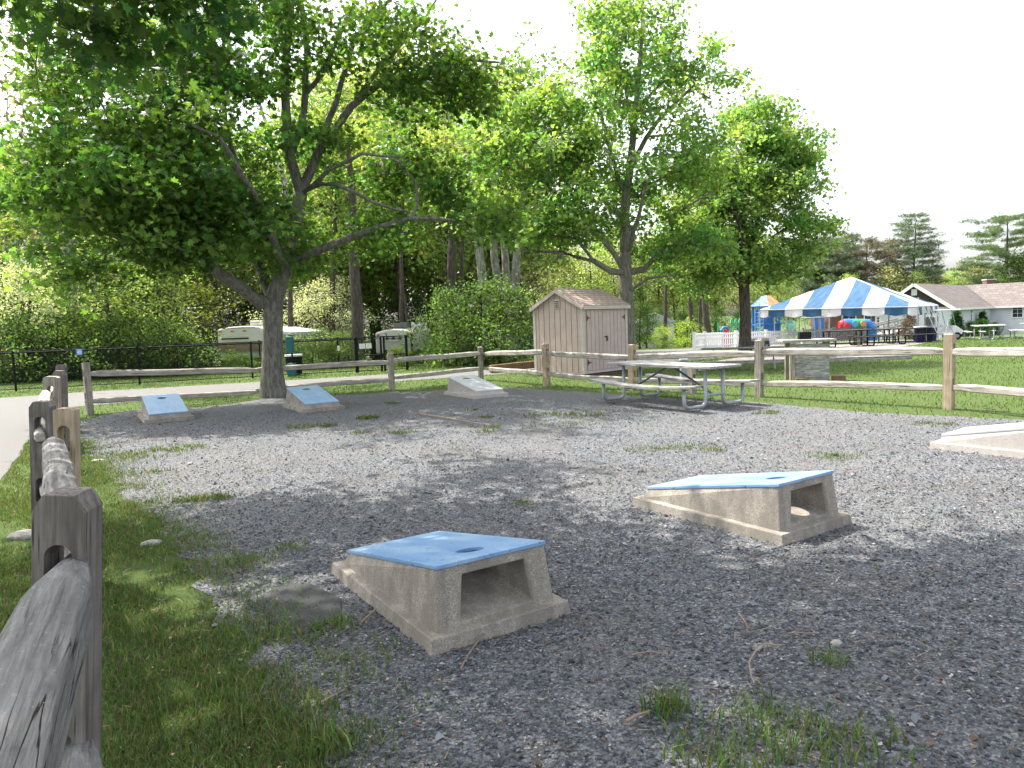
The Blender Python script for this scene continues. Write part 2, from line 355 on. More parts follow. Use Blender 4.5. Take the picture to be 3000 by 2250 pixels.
def sheet(name, poly, mat, dz, wob=.0, step=.35):           # a ground sheet that follows the terrain
    import bmesh
    pts = []
    n = len(poly)
    for i in range(n):
        a, b = Vector(poly[i][:2]), Vector(poly[(i + 1) % n][:2]); k = max(1, int((b - a).length / step)) if wob else max(1, int((b - a).length / 4))
        for j in range(k):
            q = a.lerp(b, j / k); pts.append((q.x + random.uniform(-wob, wob), q.y + random.uniform(-wob, wob)))
    bm = bmesh.new(); vs = [bm.verts.new((x, y, 0)) for x, y in pts]; bm.faces.new(vs); bmesh.ops.triangulate(bm, faces=bm.faces)
    ys = [p[1] for p in pts]
    y = 22.0
    while y < min(max(ys), 100):
        if y > min(ys): bmesh.ops.bisect_plane(bm, geom=bm.verts[:] + bm.edges[:] + bm.faces[:], plane_co=(0, y, 0), plane_no=(0, 1, 0))
        y += 1.0 if y < 34 else 6
    for v in bm.verts: v.co.z = float(gz(v.co.x, v.co.y)) + dz + GO
    me = bpy.data.meshes.new(name); bm.normal_update(); bm.to_mesh(me); bm.free(); me.materials.append(mat)
    if sum(p.normal.z for p in me.polygons) < 0: me.flip_normals()
    return tag(link(name, me), kind='structure')

# ---------------------------------------------------------------- ground, gravel pad, roads
def make_ground():
    ys = np.concatenate([np.linspace(-30, 22, 8), np.arange(23, 34, 1.0), np.arange(34, 100, 6.0), [130, 250, 600, 1200]]); xs = np.array([-900, -200, -60, -20, 0, 20, 60, 200, 900.])
    X, Y = np.meshgrid(xs, ys); V = np.stack([X.ravel(), Y.ravel(), gz(X.ravel(), Y.ravel()) + GO], 1); nx = len(xs)
    Q = np.array([(j * nx + i, j * nx + i + 1, (j + 1) * nx + i + 1, (j + 1) * nx + i) for j in range(len(ys) - 1) for i in range(nx - 1)])
    tag(link('ground', fast_mesh('ground', V, Q, None, [M['ground']])), kind='structure')
make_ground()
PAD_PX = [(990, 2250), (950, 2170), (760, 1926), (583, 1681), (461, 1519), (366, 1438), (290, 1335), (240, 1285), (228, 1253), (231, 1231), (289, 1216), (398, 1197), (557, 1193), (687, 1180), (760, 1166),
          (834, 1155), (989, 1155), (1170, 1146), (1297, 1140), (1488, 1133), (1725, 1146), (1942, 1162), (2217, 1175), (2542, 1204), (3000, 1225)]
PAD = [tuple(G(*p)[:2]) for p in PAD_PX] + [(9.5, 9.2), (12, 6), (12, -3), (-.2, -3), (-.25, 1.0)]
sheet('gravel_pad', PAD, M['gravel'], .004, .07, .12)
g = lambda u, v: tuple(G(u, v)[:2])
ROAD = [(-40, 18.5), g(-150, 1175), g(0, 1164), g(134, 1155), g(253, 1146), g(760, 1117), g(834, 1113), g(989, 1104), g(1134, 1095), g(1387, 1084), (2.5, 27), (4, 30), (-2, 34), (-2, 45), (13.5, 45.7), (10.2, 39.6),
        (10.5, 27), (5.4, 23.5), (2.0, 22.3), g(1500, 1091), g(1405, 1099), g(1141, 1117), g(942, 1130), g(763, 1146), g(480, 1166), g(202, 1191), g(83, 1285), g(40, 1350), g(0, 1417), (-7, 5), (-9, 2), (-14, 0), (-40, -2)]
sheet('road', ROAD, M['asphalt'], .006, .03, .5)
PATIO = [(5.2, 21.6), (11.6, 21.2), (13.5, 26), (21, 36.5), (27, 44), (25, 50), (16, 52), (11.5, 44), (10.8, 30), (8, 25)]
sheet('patio', PATIO, M['gravel_tan'], .008, .05, .6)
b = MB(); b.beam((5.2, 21.55, .03), (11.7, 21.15, .03), .09, .12)
b.thing('timber_edging', M['plank'], 'long grey timber edging between the lawn and the pale gravel patio', 'edging', bevel=.01)
b = MB(); p, q = P(1436, 1075, 21.5), P(1574, 1071, 22.5); b.beam((p.x, p.y, .1), (q.x, q.y, .14), .15, .22)
b.thing('landscape_timber', M['board_timber'], 'low brown timber lying behind the left side of the shed', 'timber', bevel=.02)

# ---------------------------------------------------------------- fences
def rail(parent, p, q, mat, h=.13, w=.085, seed=0, bow=.02, tip=.5):
    """split rail from p to q, tapered tips, its own local X along the length"""
    rr = random.Random(seed); p, q = Vector(p), Vector(q); d = q - p; L = d.length; n = 12; s = MB(); K = 8
    ph = rr.uniform(0, 6); vs = []
    for i in range(n + 1):
        t = i / n; e = min(t, 1 - t) * L; f = min(1, tip + (1 - tip) * min(1, e / .32)); x = t * L
        zc = math.sin(t * math.pi) * bow * rr.choice((1,)) + .006 * math.sin(ph + t * 9); yc = .006 * math.sin(ph * 2 + t * 7)
        prof = [(-.5, -.42), (-.2, -.5), (.35, -.5), (.5, -.3), (.5, .25), (.25, .48), (-.1, .5), (-.5, .3)]
        for (a, c) in prof: vs.append((x, yc + a * w * f * (1 + rr.uniform(-.05, .05)), zc + c * h * f * (1 + rr.uniform(-.05, .05))))
    fs = [(i * K + k, (i + 1) * K + k, (i + 1) * K + (k + 1) % K, i * K + (k + 1) % K) for i in range(n) for k in range(K)] + [tuple(range(K)), tuple(n * K + k for k in range(K))[::-1]]
    s.add(vs, fs); me = s.mesh('rail', mat)
    me.flip_normals() if me.polygons[0].normal.z > 0 and False else None
    o = link('rail', me, parent); o.location = p - root_org(parent); o.rotation_mode = 'QUATERNION'
    X = d.normalized(); Y = Vector((0, 0, 1)).cross(X).normalized(); Z = X.cross(Y); o.rotation_quaternion = Matrix((X, Y, Z)).transposed().to_quaternion()
    md = o.modifiers.new('bevel', 'BEVEL'); md.width = .008; md.segments = 2; md.limit_method = 'ANGLE'; md.angle_limit = R(25); return o
def post(parent, base, H, w, d, yaw, mat, holes=((.72, .18), (.28, .18)), lean=(0, 0), cham=.25, hw=.075):
    """post with mortise holes through its wide face; wide face normal along local Y"""
    s = MB(); W, D = w / 2, d / 2
    prof = [(-W, -.3), (W, -.3), (W, H - cham * w), (W * .55, H), (-W * .55, H), (-W, H - cham * w)]
    # front/back faces with slots: build as strips between the hole levels
    hs = sorted([(H * a - c / 2, H * a + c / 2) for a, c in holes]); z0 = -.3; strips = []
    for a, c in hs: strips.append((z0, a)); z0 = c
    for k, (a, c) in enumerate(strips): s.hexa([(x, y, z) for z in (a, c) for x, y in ((-W, -D), (W, -D), (W, D), (-W, D))])
    s.prism([(-W, -D, z0), (W, -D, z0), (W, -D, H - cham * w), (W * .6, -D, H), (-W * .6, -D, H), (-W, -D, H - cham * w)], (0, d, 0))
    for a, c in hs:
        for sx in (-1, 1):
            N = 6; arc = []
            m = (c - a) / 2 if (c - a) / 2 < hw / 2 else hw / 2
            pts = [(sx * W, a), (0, a)] if False else []
            pl = [(sx * W, a), (sx * .0005, a)] + [(sx * (hw / 2) * math.sin(t), a + m - m * math.cos(t)) for t in [math.pi / 2 * j / N for j in range(1, N + 1)]] + \
                 [(sx * (hw / 2) * math.cos(t), c - m + m * math.sin(t)) for t in [math.pi / 2 * j / N for j in range(0, N)]] + [(sx * .0005, c), (sx * W, c)]
            s.prism([(x, -D, z) for x, z in pl], (0, d, 0))
    me = s.mesh('post', mat); o = link('post', me, parent); o.location = Vector(base) - root_org(parent); o.rotation_euler = (lean[1], lean[0], yaw)
    md = o.modifiers.new('weld', 'WELD'); md.merge_threshold = .0008
    md = o.modifiers.new('bevel', 'BEVEL'); md.width = .006; md.segments = 2; md.limit_method = 'ANGLE'; md.angle_limit = R(50); return o
def yaw_of(a, b): return math.atan2(b[1] - a[1], b[0] - a[0])

# far fence round the pad
PX = [(264, 1211, 1062), (771, 1158, 1040), (1148, 1139, 1034), (1410, 1112, 1016), (1602, 1128, 1007), (1853, 1140, 1009), (2224, 1159, 996), (2779, 1195, 978)]
bases = [G(u, v) for u, v, t in PX]; tops = [P(u, t, bb.y).z for (u, v, t), bb in zip(PX, bases)]
ex = bases[-1] + (bases[-1] - bases[-2]) * 1.0; bases.append(ex); tops.append(1.02)
fence = empty('split_rail_fence', (bases[3].x, bases[3].y, 0), 'long two rail wooden fence along the far and right edges of the gravel pad', 'fence')
for i, bb in enumerate(bases):
    if i == 1: continue
    a = bases[max(0, i - 1)]; c = bases[min(len(bases) - 1, i + 1)]; y = yaw_of(a, c) + math.pi / 2
    post(fence, bb, tops[i], .095 if i == 0 else .13, .12, y, M['wood_zn'] if i in (4, 5, 7) else M['wood_z'], holes=((.80, .15), (.34, .15)), lean=(random.uniform(-.012, .012),) * 2, cham=.08 if i else .0)
# upper/lower rail heights read off the photo: (left z, right z)
RZ = {0: ((258, 1096), (771, 1082), (258, 1176), (771, 1145)), 1: ((771, 1080), (1148, 1061), (771, 1138), (1148, 1112)), 2: ((1148, 1057), (1410, 1036), (1148, 1108), (1410, 1080)),
      3: ((1418, 1037), (1600, 1032), (1418, 1080), (1600, 1096)), 4: ((1600, 1034), (1852, 1046), (1600, 1095), (1852, 1112)), 5: ((1852, 1046), (2224, 1036), (1852, 1113), (2224, 1125)),
      6: ((2224, 1032), (2779, 1030), (2224, 1123), (2779, 1136)), 7: ((2779, 1030), (3100, 1035), (2779, 1135), (3100, 1158))}
for i in range(len(bases) - 1):
    a, c = bases[i], bases[i + 1]; r = RZ[i]; Yc = c.y if i < 7 else a.y + (c.y - a.y) * (3100 - 2779) / 555
    for (l, rr_) in ((r[0], r[1]), (r[2], r[3])):
        p = P(l[0], l[1], a.y); q = P(rr_[0], rr_[1], c.y if i < 7 else Yc)
        if i == 7: q = p + (q - p) * 1.6
        d = (q - p).normalized() * .06
        off = Vector((0, -.30 if i < 2 else 0, 0)) if i in (0, 1) else Vector((0, 0, 0))
        if i == 0: q = q + Vector((0, -.33, 0))
        if i == 1: p = p + Vector((0, -.33, 0))
        rail(fence, p - d, q + d, M['wood_x'], h=.125 if l is r[0] else .11, seed=i * 7 + (l is r[0]), bow=.01 if i != 4 else -.02)
# fence beside the camera
NP = dict(N1=(-1.165, 1.70), N3=(-2.82, 4.45), N2=(-3.32, 5.0), N4=(-5.27, 8.2), N5=(-6.05, 9.6), N6=(-7.32, 11.7))
near = empty('weathered_fence', (-1.05, 1.70, 0), 'old grey two rail fence running from the lower left corner towards the road', 'fence')
fy = yaw_of(NP['N1'], NP['N3']) + math.pi / 2
def npost(k, topv, u, w, d, mat, yaw, cham, lean, hw=.07):
    x, y = NP[k]; z = P(u, topv, y).z; post(near, (x, y, 0), z, w, d, yaw, mat, holes=((.815, .18), (.41, .18)), lean=lean, cham=cham, hw=hw)
npost('N1', 1437, 200, .115, .10, M['wood_zg'], fy - .42, .35, (-.085, 0), .062)
npost('N3', 1195, 180, .115, .10, M['wood_zn'], fy - .35, .1, (-.06, 0))
npost('N2', 1175, 115, .13, .11, M['wood_zg'], fy - .35, .3, (-.06, 0))
npost('N4', 1102, 155, .15, .11, M['wood_z'], fy - .3, .1, (-.06, 0))
npost('N5', 1085, 187, .15, .11, M['wood_zg'], fy - .3, .4, (-.06, 0))
npost('N6', 1068, 183, .14, .11, M['wood_zg'], fy - .3, .3, (-.06, 0))
def q3(k, z): return Vector((NP[k][0], NP[k][1], z))
rail(near, Vector((-.255, -.05, .84)), q3('N1', .93) + Vector((.07, .06, .0)), M['wood_near'], .13, .125, 51, .0, .42)
rail(near, Vector((-.03, -.05, .45)), q3('N1', .46) + Vector((.04, .05, 0)), M['wood_near'], .13, .11, 52, .0, .5)
rail(near, q3('N1', .895) + Vector((.09, -.02, 0)), q3('N3', .82) + Vector((-.1, .12, 0)), M['wood_xg'], .13, .12, 53, -.01, .55)
rail(near, q3('N1', .47) + Vector((.05, -.04, 0)), q3('N3', .42) + Vector((-.1, .12, 0)), M['wood_x'], .13, .1, 54)
for z in (.82, .42):
    rail(near, q3('N2', z) + Vector((.12, -.14, 0)), q3('N4', z + .02) + Vector((-.06, .08, 0)), M['wood_x'], .13, .1, int(60 + z * 10))
    rail(near, q3('N5', z + .02) + Vector((.06, -.1, 0)), q3('N6', z) + Vector((-.1, .1, 0)), M['wood_x'], .13, .1, int(70 + z * 10))
    rail(near, q3('N4', z + .01) + Vector((.06, -.1, 0)), q3('N5', z) + Vector((-.1, .1, 0)), M['wood_x'], .13, .1, int(80 + z * 10))
# short extra post and grey utility box behind the picnic table
sp = empty('short_post', G(2028, 1149), 'short notched wooden post under the rail behind the picnic table', 'post')
post(sp, G(2028, 1149), .52, .12, .11, fy, M['wood_z'], holes=((.6, .08),), cham=.05)
b = MB(); c = G(2008, 1140); b.box((c.x, c.y + .1, .28), (.14, .14, .56)); b.box((c.x, c.y + .1, .58), (.17, .17, .05))
b.thing('utility_box', M['galv'], 'narrow grey metal utility box just left of the short post behind the picnic table', 'utility box', bevel=.01)

# ---------------------------------------------------------------- cornhole boards
BW, BL, ZL, ZH, MG = .61, 1.21, .132, .358, .094
def make_board(white, label):
    root = empty('cornhole_board', (0, 0, 0), label, 'cornhole board', 'concrete bean bag toss boards set on the gravel')
    body, slabm = (M['agg_w'], M['slab_white']) if white else (M['agg'], M['slab_blue'])
    hw, hl = BW / 2, BL / 2; T = .022; zt = lambda y: ZL + (ZH - ZL) * (y + hl) / BL
    s = MB(); fw, fl = hw + MG, hl + MG; ft = .048                     # flange
    s.hexa([(-fw, -fl, -.03), (fw, -fl, -.03), (fw, fl, -.03), (-fw, fl, -.03), (-fw + .012, -fl + .012, ft), (fw - .012, -fl + .012, ft), (fw - .012, fl - .012, ft), (-fw + .012, fl - .012, ft)])
    s.build('flange', body, root, .007, seg=2)
    s = MB(); bw, bl = hw + .032, hl + .032; zb = ft - .004; ow, oz = .175, .288  # body walls, the high end has the opening
    z1, z2 = zt(-hl) - T, zt(hl) - T; o2 = .205
    A = [(-bw, -bl, zb), (bw, -bl, zb), (bw, bl, zb), (-bw, bl, zb), (-hw, -hl, z1), (hw, -hl, z1), (hw, hl, z2), (-hw, hl, z2)]
    yf = lambda z: bl + (hl - bl) * (z - zb) / (z2 - zb)
    I = [(-o2, yf(.07), .07), (o2, yf(.07), .07), (ow, yf(oz), oz), (-ow, yf(oz), oz)]
    yb = -.05; zbk = zt(yb) - T - .01
    J = [(-.15, yb, zbk - .03), (.15, yb, zbk - .03), (.15, yb, zbk), (-.15, yb, zbk)]; zi = z2 - .012; Kt = [(-ow, hl - .05, zi), (ow, hl - .05, zi)]
    vs = A + I + J + [(-ow, yf(oz) - .045, oz), (ow, yf(oz) - .045, oz)] + Kt
    s.add(vs, [(0, 1, 5, 4), (1, 2, 6, 5), (3, 0, 4, 7), (2, 9, 10, 6), (6, 10, 11, 7), (7, 11, 8, 3), (3, 8, 9, 2),
               (8, 12, 13, 9), (8, 11, 16, 18, 15, 12), (9, 13, 14, 19, 17, 10), (10, 17, 16, 11), (12, 15, 14, 13), (16, 17, 19, 18)])
    s.build('body', body, root, .014, seg=3)
    s = MB(); N = 32; cy = hl - .235; cr = .076; e = .006; OW, OL = hw + e, hl + e; ring, rect = [], []
    for k in range(N):
        a = 2 * math.pi * (k + .5) / N; cx, sy = math.cos(a), math.sin(a); ring.append((cr * cx, cy + cr * sy))
        t = min(OW / abs(cx) if abs(cx) > 1e-6 else 9, ((OL - cy) if sy > 0 else (cy + OL)) / abs(sy) if abs(sy) > 1e-6 else 9); rect.append((t * cx, cy + t * sy))
    for (sx, sy) in ((1, 1), (-1, 1), (-1, -1), (1, -1)):               # snap the nearest perimeter points onto the corners
        k = min(range(N), key=lambda k: (rect[k][0] - sx * OW) ** 2 + (rect[k][1] - sy * OL) ** 2); rect[k] = (sx * OW, sy * OL)
    V = []
    for (x, y) in ring + rect: V.append((x, y, zt(y)))
    for (x, y) in ring + rect: V.append((x, y, zt(y) - T))
    fs = []
    for k in range(N):
        j = (k + 1) % N
        fs += [(k, N + k, N + j, j), (2 * N + j, 3 * N + j, 3 * N + k, 2 * N + k), (N + k, 3 * N + k, 3 * N + j, N + j), (k, j, 2 * N + j, 2 * N + k)]
    s.add(V, fs); sl_ = s.build('playing_surface', slabm, root, .004)
    return root
blue = make_board(False, 'blue topped concrete board nearest the camera, its open high end turned to the right front')
blue.location = (-.447, 3.972, 0); blue.rotation_euler = (0, 0, 3.709)
for x, y, a, l in ((1.640, 5.349, 3.736, 'blue topped concrete board right of the nearest one, opening facing right'),
                   (-6.235, 12.936, .547, 'blue topped concrete board at far left near the corner post of the fence'),
                   (-3.803, 13.724, .562, 'blue topped concrete board in front of the large maple trunk')):
    dup(blue, (x, y, 0), a, l)
white = make_board(True, 'pale white topped concrete board at the far edge of the gravel before the shed')
white.location = (-.771, 15.056, 0); white.rotation_euler = (0, 0, .555)
g1, g2 = G(2721, 1308), G(3000, 1338); dv = (g2 - g1).normalized(); yw = math.atan2(-dv.x, dv.y); xv = Vector((dv.y, -dv.x, 0))
cc = g1 - xv * (BW / 2 + MG) + dv * (BL / 2 + MG); dup(white, (cc.x, cc.y, 0), yw, 'sunlit white topped concrete board cut off by the right edge of the photo')
BOARDS = [((-.447, 3.972), 3.709), ((1.64, 5.349), 3.736), ((-6.235, 12.936), .547), ((-3.803, 13.724), .562), ((-.771, 15.056), .555), ((cc.x, cc.y), yw)]

# ---------------------------------------------------------------- picnic table beside the pad
def picnic(loc, yaw, label, planks, frame, group=None, zt=.675, zs=.40, sag=.06, L=2.44, sp=.97, name='picnic_table'):
    root = empty(name, (0, 0, 0), label, 'picnic table', group)
    def plankset(nm, yc, n, w, z, th, sag_):
        s = MB()
        for k in range(n):
            y = yc + (k - (n - 1) / 2) * (w + .008); K = 10; vs = []
            for i in range(K + 1):
                x = -L / 2 + L * i / K + (random.uniform(-.008, .008) if i in (0, K) else 0); zz = z - sag_ * math.sin(math.pi * i / K) + random.uniform(-.0015, .0015)
                vs += [(x, y - w / 2, zz - th), (x, y + w / 2, zz - th), (x, y + w / 2, zz), (x, y - w / 2, zz)]
            fs = [(i * 4 + a, i * 4 + (a + 1) % 4, i * 4 + 4 + (a + 1) % 4, i * 4 + 4 + a) for i in range(K) for a in range(4)] + [(3, 2, 1, 0), (K * 4, K * 4 + 1, K * 4 + 2, K * 4 + 3)]
            s.add(vs, fs)
        return s.build(nm, planks, root, .005)
    plankset('tabletop', 0, 5, .14, zt, .04, .01)
    for sy in (-1, 1): plankset('seat', sy * .68, 2, .125, zs, .038, sag)
    for sx in (-1, 1):
        x = sx * sp
        for sy in (-1, 1):
            r = .1; pts = [(x, sy * .2, zt - .045), (x, sy * .2, .03 + r)]
            pts += [(x, sy * (.2 + r - r * math.cos(t)), .03 + r - r * math.sin(t)) for t in (.4, .8, 1.2, math.pi / 2)]
            pts += [(x, sy * (.68 - r + r * math.sin(t)), .03 + r - r * math.cos(t)) for t in (0, .4, .8, 1.2, math.pi / 2)] + [(x, sy * .68, zs - .045)]
            MB().tube(pts, .03, 10).build('leg', frame, root, smooth=True)
        for cc_, sz_ in (((x, 0, zt - .055), (.05, .66, .03)), ((x, -.68, zs - .052), (.07, .24, .02)), ((x, .68, zs - .052), (.07, .24, .02))): MB().box(cc_, sz_).build('bracket', frame, root)
        MB().tube([(x, -.2, .2), (x, .2, .2)], .02, 8).build('crossbar', frame, root)
        MB().beam((x * .97, 0, .2), (sx * .06, 0, zt - .06), .04, .02).build('brace', M['steel'], root)
    root.location = loc; root.rotation_euler = (0, 0, yaw); return root
PT = picnic((2.72, 12.4, 0), math.atan2(-1.65, 1.05), 'grey plank picnic table on bent steel legs at the edge of the gravel', M['plank'], M['galv'])
lawn_t = picnic((on(2880, 40).x, 40, float(gz(0, 40))), 1.15, 'pale picnic table on the lawn nearest the bushes by the house', M['plank'], M['galv'], 'picnic tables on the far right lawn', .76, .45, 0)
dup(lawn_t, (on(2975, 37).x + 1.2, 37, float(gz(0, 37))), 1.3, 'pale picnic table on the lawn furthest right, half out of the photo')
dup(lawn_t, (on(2925, 38.5).x + .2, 38.8, float(gz(0, 38.8))), 1.05, 'middle one of the three pale picnic tables on the far right lawn')
dark = picnic((on(2480, 33).x, 33, float(gz(0, 33))), .2, 'dark brown picnic table under the left half of the striped tent', M['plank_dark'], M['black'], 'dark picnic tables under the tent', .76, .45, 0)
dup(dark, (on(2590, 34).x, 34.5, float(gz(0, 34.5))), .15, 'dark brown picnic table under the middle of the striped tent')
dup(dark, (on(2655, 37).x, 37, float(gz(0, 37))), .1, 'dark brown picnic table deep under the right side of the tent by the bush')

# ---------------------------------------------------------------- shed
def make_shed():
    c0 = Vector((1.87, 18.62, 0)); R_ = Vector((.714, .70, 0)); L_ = Vector((-.70, .714, 0)); wr, wl = 1.86, 1.74; ze, zp = 1.80, 2.24; oh = .07
    root = empty('garden_shed', c0, 'small mauve beige wooden shed with double doors and a brown shingle roof behind the fence', 'shed')
    def Q(a, b_, z): return c0 + R_ * a + L_ * b_ + Vector((0, 0, z))
    s = MB(); s.hexa([Q(0, 0, .06), Q(wr, 0, .06), Q(wr, wl, .06), Q(0, wl, .06), Q(0, 0, ze), Q(wr, 0, ze), Q(wr, wl, ze), Q(0, wl, ze)])
    s.add([Q(0, 0, ze), Q(0, wl, ze), Q(0, wl / 2, zp), Q(wr, 0, ze), Q(wr, wl, ze), Q(wr, wl / 2, zp)], [(0, 2, 1), (3, 4, 5)]); s.build('wall', M['shed'], root)
    s = MB()                                                              # grooves of the boarding on the gable
    for k in range(1, 9):
        b_ = wl * k / 9; zt_ = ze + (zp - ze) * (1 - abs(b_ - wl / 2) / (wl / 2)) - .03; s.box(Q(-.001, b_, (.1 + zt_) / 2), (.006, .009, zt_ - .1), R_, L_)
    s.build('groove', M['shed_dark'], root)
    for b_ in (.035, wl - .035): MB().box(Q(-.008, b_, (ze + .06) / 2), (.02, .09, ze - .06), R_, L_).build('corner_trim', M['shed_trim'], root, .004)
    for a in (.03, wr - .03): MB().box(Q(a, -.008, (ze + .06) / 2), (.1, .02, ze - .06), R_, L_).build('corner_trim', M['shed_trim'], root, .004)
    MB().box(Q(wr / 2, -.0095, ze - .05), (wr - .16, .022, .1), R_, L_).build('door_header', M['shed_trim'], root, .004); MB().box(Q(wr / 2, -.011, .1), (wr - .16, .022, .07), R_, L_).build('door_sill', M['shed_trim'], root, .004)
    s = MB(); th = .03; p0 = Q(-oh, -oh, ze - .03); k = (zp - ze) / (wl / 2)
    for sgn in (0, 1):
        e = -oh if sgn == 0 else wl + oh; m = wl / 2
        za = ze - oh * k + .035; zb = zp + .035
        s.hexa([Q(-oh, e, za), Q(wr + oh, e, za), Q(wr + oh, m, zb), Q(-oh, m, zb), Q(-oh, e, za + th), Q(wr + oh, e, za + th), Q(wr + oh, m, zb + th), Q(-oh, m, zb + th)])
    s.build('roof', M['shingle_shed'], root, uvf=lambda v, n: (v.dot(R_), math.hypot(v.dot(L_), v.z) * 1.0))
    s = MB()
    for a in (-oh + .0, wr + oh):
        for e in (-oh, wl + oh):
            za = ze - oh * k; s.beam(Q(a, e, za - .01), Q(a, wl / 2, zp - .01), .025, .085)
    s.beam(Q(-oh, -oh - .012, ze - oh * k), Q(wr + oh, -oh - .012, ze - oh * k), .025, .085); s.build('fascia', M['shed_trim'], root, .004)
    s = MB(); s.box(Q(-.012, wl / 2, ze + .10), (.02, .22, .24), R_, L_); v_ = s.build('vent', M['shed_trim'], root, .003)
    s = MB()
    for i in range(4): s.box(Q(-.026, wl / 2, ze + .02 + i * .05), (.012, .16, .018), R_, L_)
    s.build('louvre', M['shed_dark'], v_)
    for d_ in (0, 1):
        a0 = .13 + d_ * (wr - .26) / 2; a1 = a0 + (wr - .26) / 2 - .008
        s = MB(); s.box(Q((a0 + a1) / 2, -.018, .93), (a1 - a0, .022, 1.58), R_, L_); dr = s.build('door', M['shed'], root, .004)
        s = MB()
        for i in range(1, 5): s.box(Q(a0 + (a1 - a0) * i / 5, -.029, .93), (.008, .005, 1.55), R_, L_)
        s.build('groove', M['shed_dark'], dr)
        for z in (.35, 1.5):
            h = a0 + .01 if d_ == 0 else a1 - .01; s = MB(); s.box(Q(h, -.034, z), (.03, .01, .13), R_, L_); s.prism([Q(h, -.034, z - .03), Q(h, -.034, z + .03), Q(h + (.13 if d_ == 0 else -.13), -.034, z)], L_ * -.006)
            s.build('hinge', M['rust'], dr)
        if d_ == 0:
            s = MB(); s.box(Q(a1 - .02, -.036, 1.0), (.14, .012, .035), R_, L_); s.box(Q(a1 + .01, -.045, .93), (.05, .02, .1), R_, L_); s.build('latch', M['rust'], dr)
    for b_ in (.1, wl - .1): MB().box(Q(wr / 2, b_, .02), (wr - .1, .12, .08), R_, L_).build('skid', M['shed_dark'], root)
make_shed()

# ---------------------------------------------------------------- plank stand in the lawn with the speaker on it
def make_stand():
    a = G(2330, 1118); d = Vector((.985, -.17, 0)); n = Vector((.17, .985, 0)); root = empty('plank_stand', a, 'waist high counter of grey horizontal planks standing on the lawn behind the fence', 'counter')
    def Q(x, y, z): return a + d * x + n * y + Vector((0, 0, z))
    W, D, H = .68, .5, .86
    s = MB(); n_ = 6
    for k in range(n_): s.box(Q(W / 2, .01, .045 + k * .136), (W, .03, .128), d, n)
    s.build('front_planks', M['plank'], root, .004)
    for x_, y_ in ((-.06, 0), (-.06, D), (W + .04, D)): MB().box(Q(x_, y_, H / 2 - .03), (.1, .09, H - .06), d, n).build('leg', M['wood_z'], root, .005)
    s = MB(); s.box(Q(W / 2 - .07, D / 2, H), (W + .4, D + .2, .045), d, n); s.build('top', M['plank'], root, .004)
    MB().box(Q(.1, -.12, .04), (.25, .09, .08), d, n).build('foot_block', M['board_timber'], root, .01); MB().box(Q(W + .16, -.08, .06), (.26, .12, .12), d, n).build('foot_block', M['board_timber'], root, .01)
    b_ = MB(); b_.hexa([Q(.12 + x, .2 + y, H + .023 + z) for z in (0, .155) for x, y in ((0 + z * .1, 0), (.25, 0), (.25, .2), (0 + z * .1, .2))])
    b_.thing('speaker', M['black'], 'small black wedge speaker standing on the plank counter', 'speaker', bevel=.01)
make_stand()
c = G(2434, 1047); b = MB(); b.ico((c.x, c.y, .06), (.2, .14, .1), 2, .08, 3); b.thing('rock', M['stone'], 'tan rock at the patio edge right of the plank counter', 'rock')

# folding table and small stands on the patio
def fold_table(p, q, z, label):
    p, q = Vector(p), Vector(q); d = (q - p).normalized(); n = Vector((-d.y, d.x, 0)); root = empty('folding_table', ((p + q) / 2).to_tuple()[:2] + (0,), label, 'folding table')
    s = MB(); c = (p + q) / 2; s.box((c.x, c.y, z), ((q - p).length, .6, .03), d, n); s.build('tabletop', M['steel'], root, .01)
    for e in (.15, .85):
        c = p.lerp(q, e)
        for k in (-1, 1): MB().tube([(c + n * .1 * k + Vector((0, 0, z - .02))), (c + n * .24 * k + d * .05 + Vector((0, 0, 0)))], .012, 6).build('leg', M['galv'], root)
fold_table((5.15, 19.6, 0), (7.2, 19.0, 0), .56, 'long low dark folding table on thin legs behind the fence post')
def easel(c, label, rz):
    root = empty('sandwich_board', c, label, 'sign', 'sandwich boards beside the white picket fence')
    s = MB(); s.hexa([(c.x + x, c.y + y, c.z + z) for z, yy in ((0, .2), (.52, .02)) for x, y in ((-.18, -yy), (.18, -yy), (.18, -yy + .03), (-.18, -yy + .03))]); s.build('frame', M['wood_z'], root)
    s = MB(); s.hexa([(c.x + x, c.y + y, c.z + z) for z, yy in ((.06, .19), (.40, .072)) for x, y in ((-.14, -yy), (.14, -yy), (.14, -yy + .02), (-.14, -yy + .02))]); s.build('chalkboard', M['chalk'], root)
    s = MB()
    for i in range(3): s.box((c.x - .04 + .04 * i, c.y - .17, c.z + .2 - .04 * (i % 2)), (.03, .004, .025))
    s.build('chalk_marks', M['sign_white'], root)
    for k in (-.17, .17): MB().beam((c.x + k, c.y + .22, c.z), (c.x + k, c.y, c.z + .52), .03, .03).build('leg', M['wood_z'], root)
easel(on(2210, 33), 'chalkboard sandwich sign just right of the dark tree trunk', 0); easel(on(2246, 33.2), 'chalkboard sandwich sign nearest the tent corner', 0)

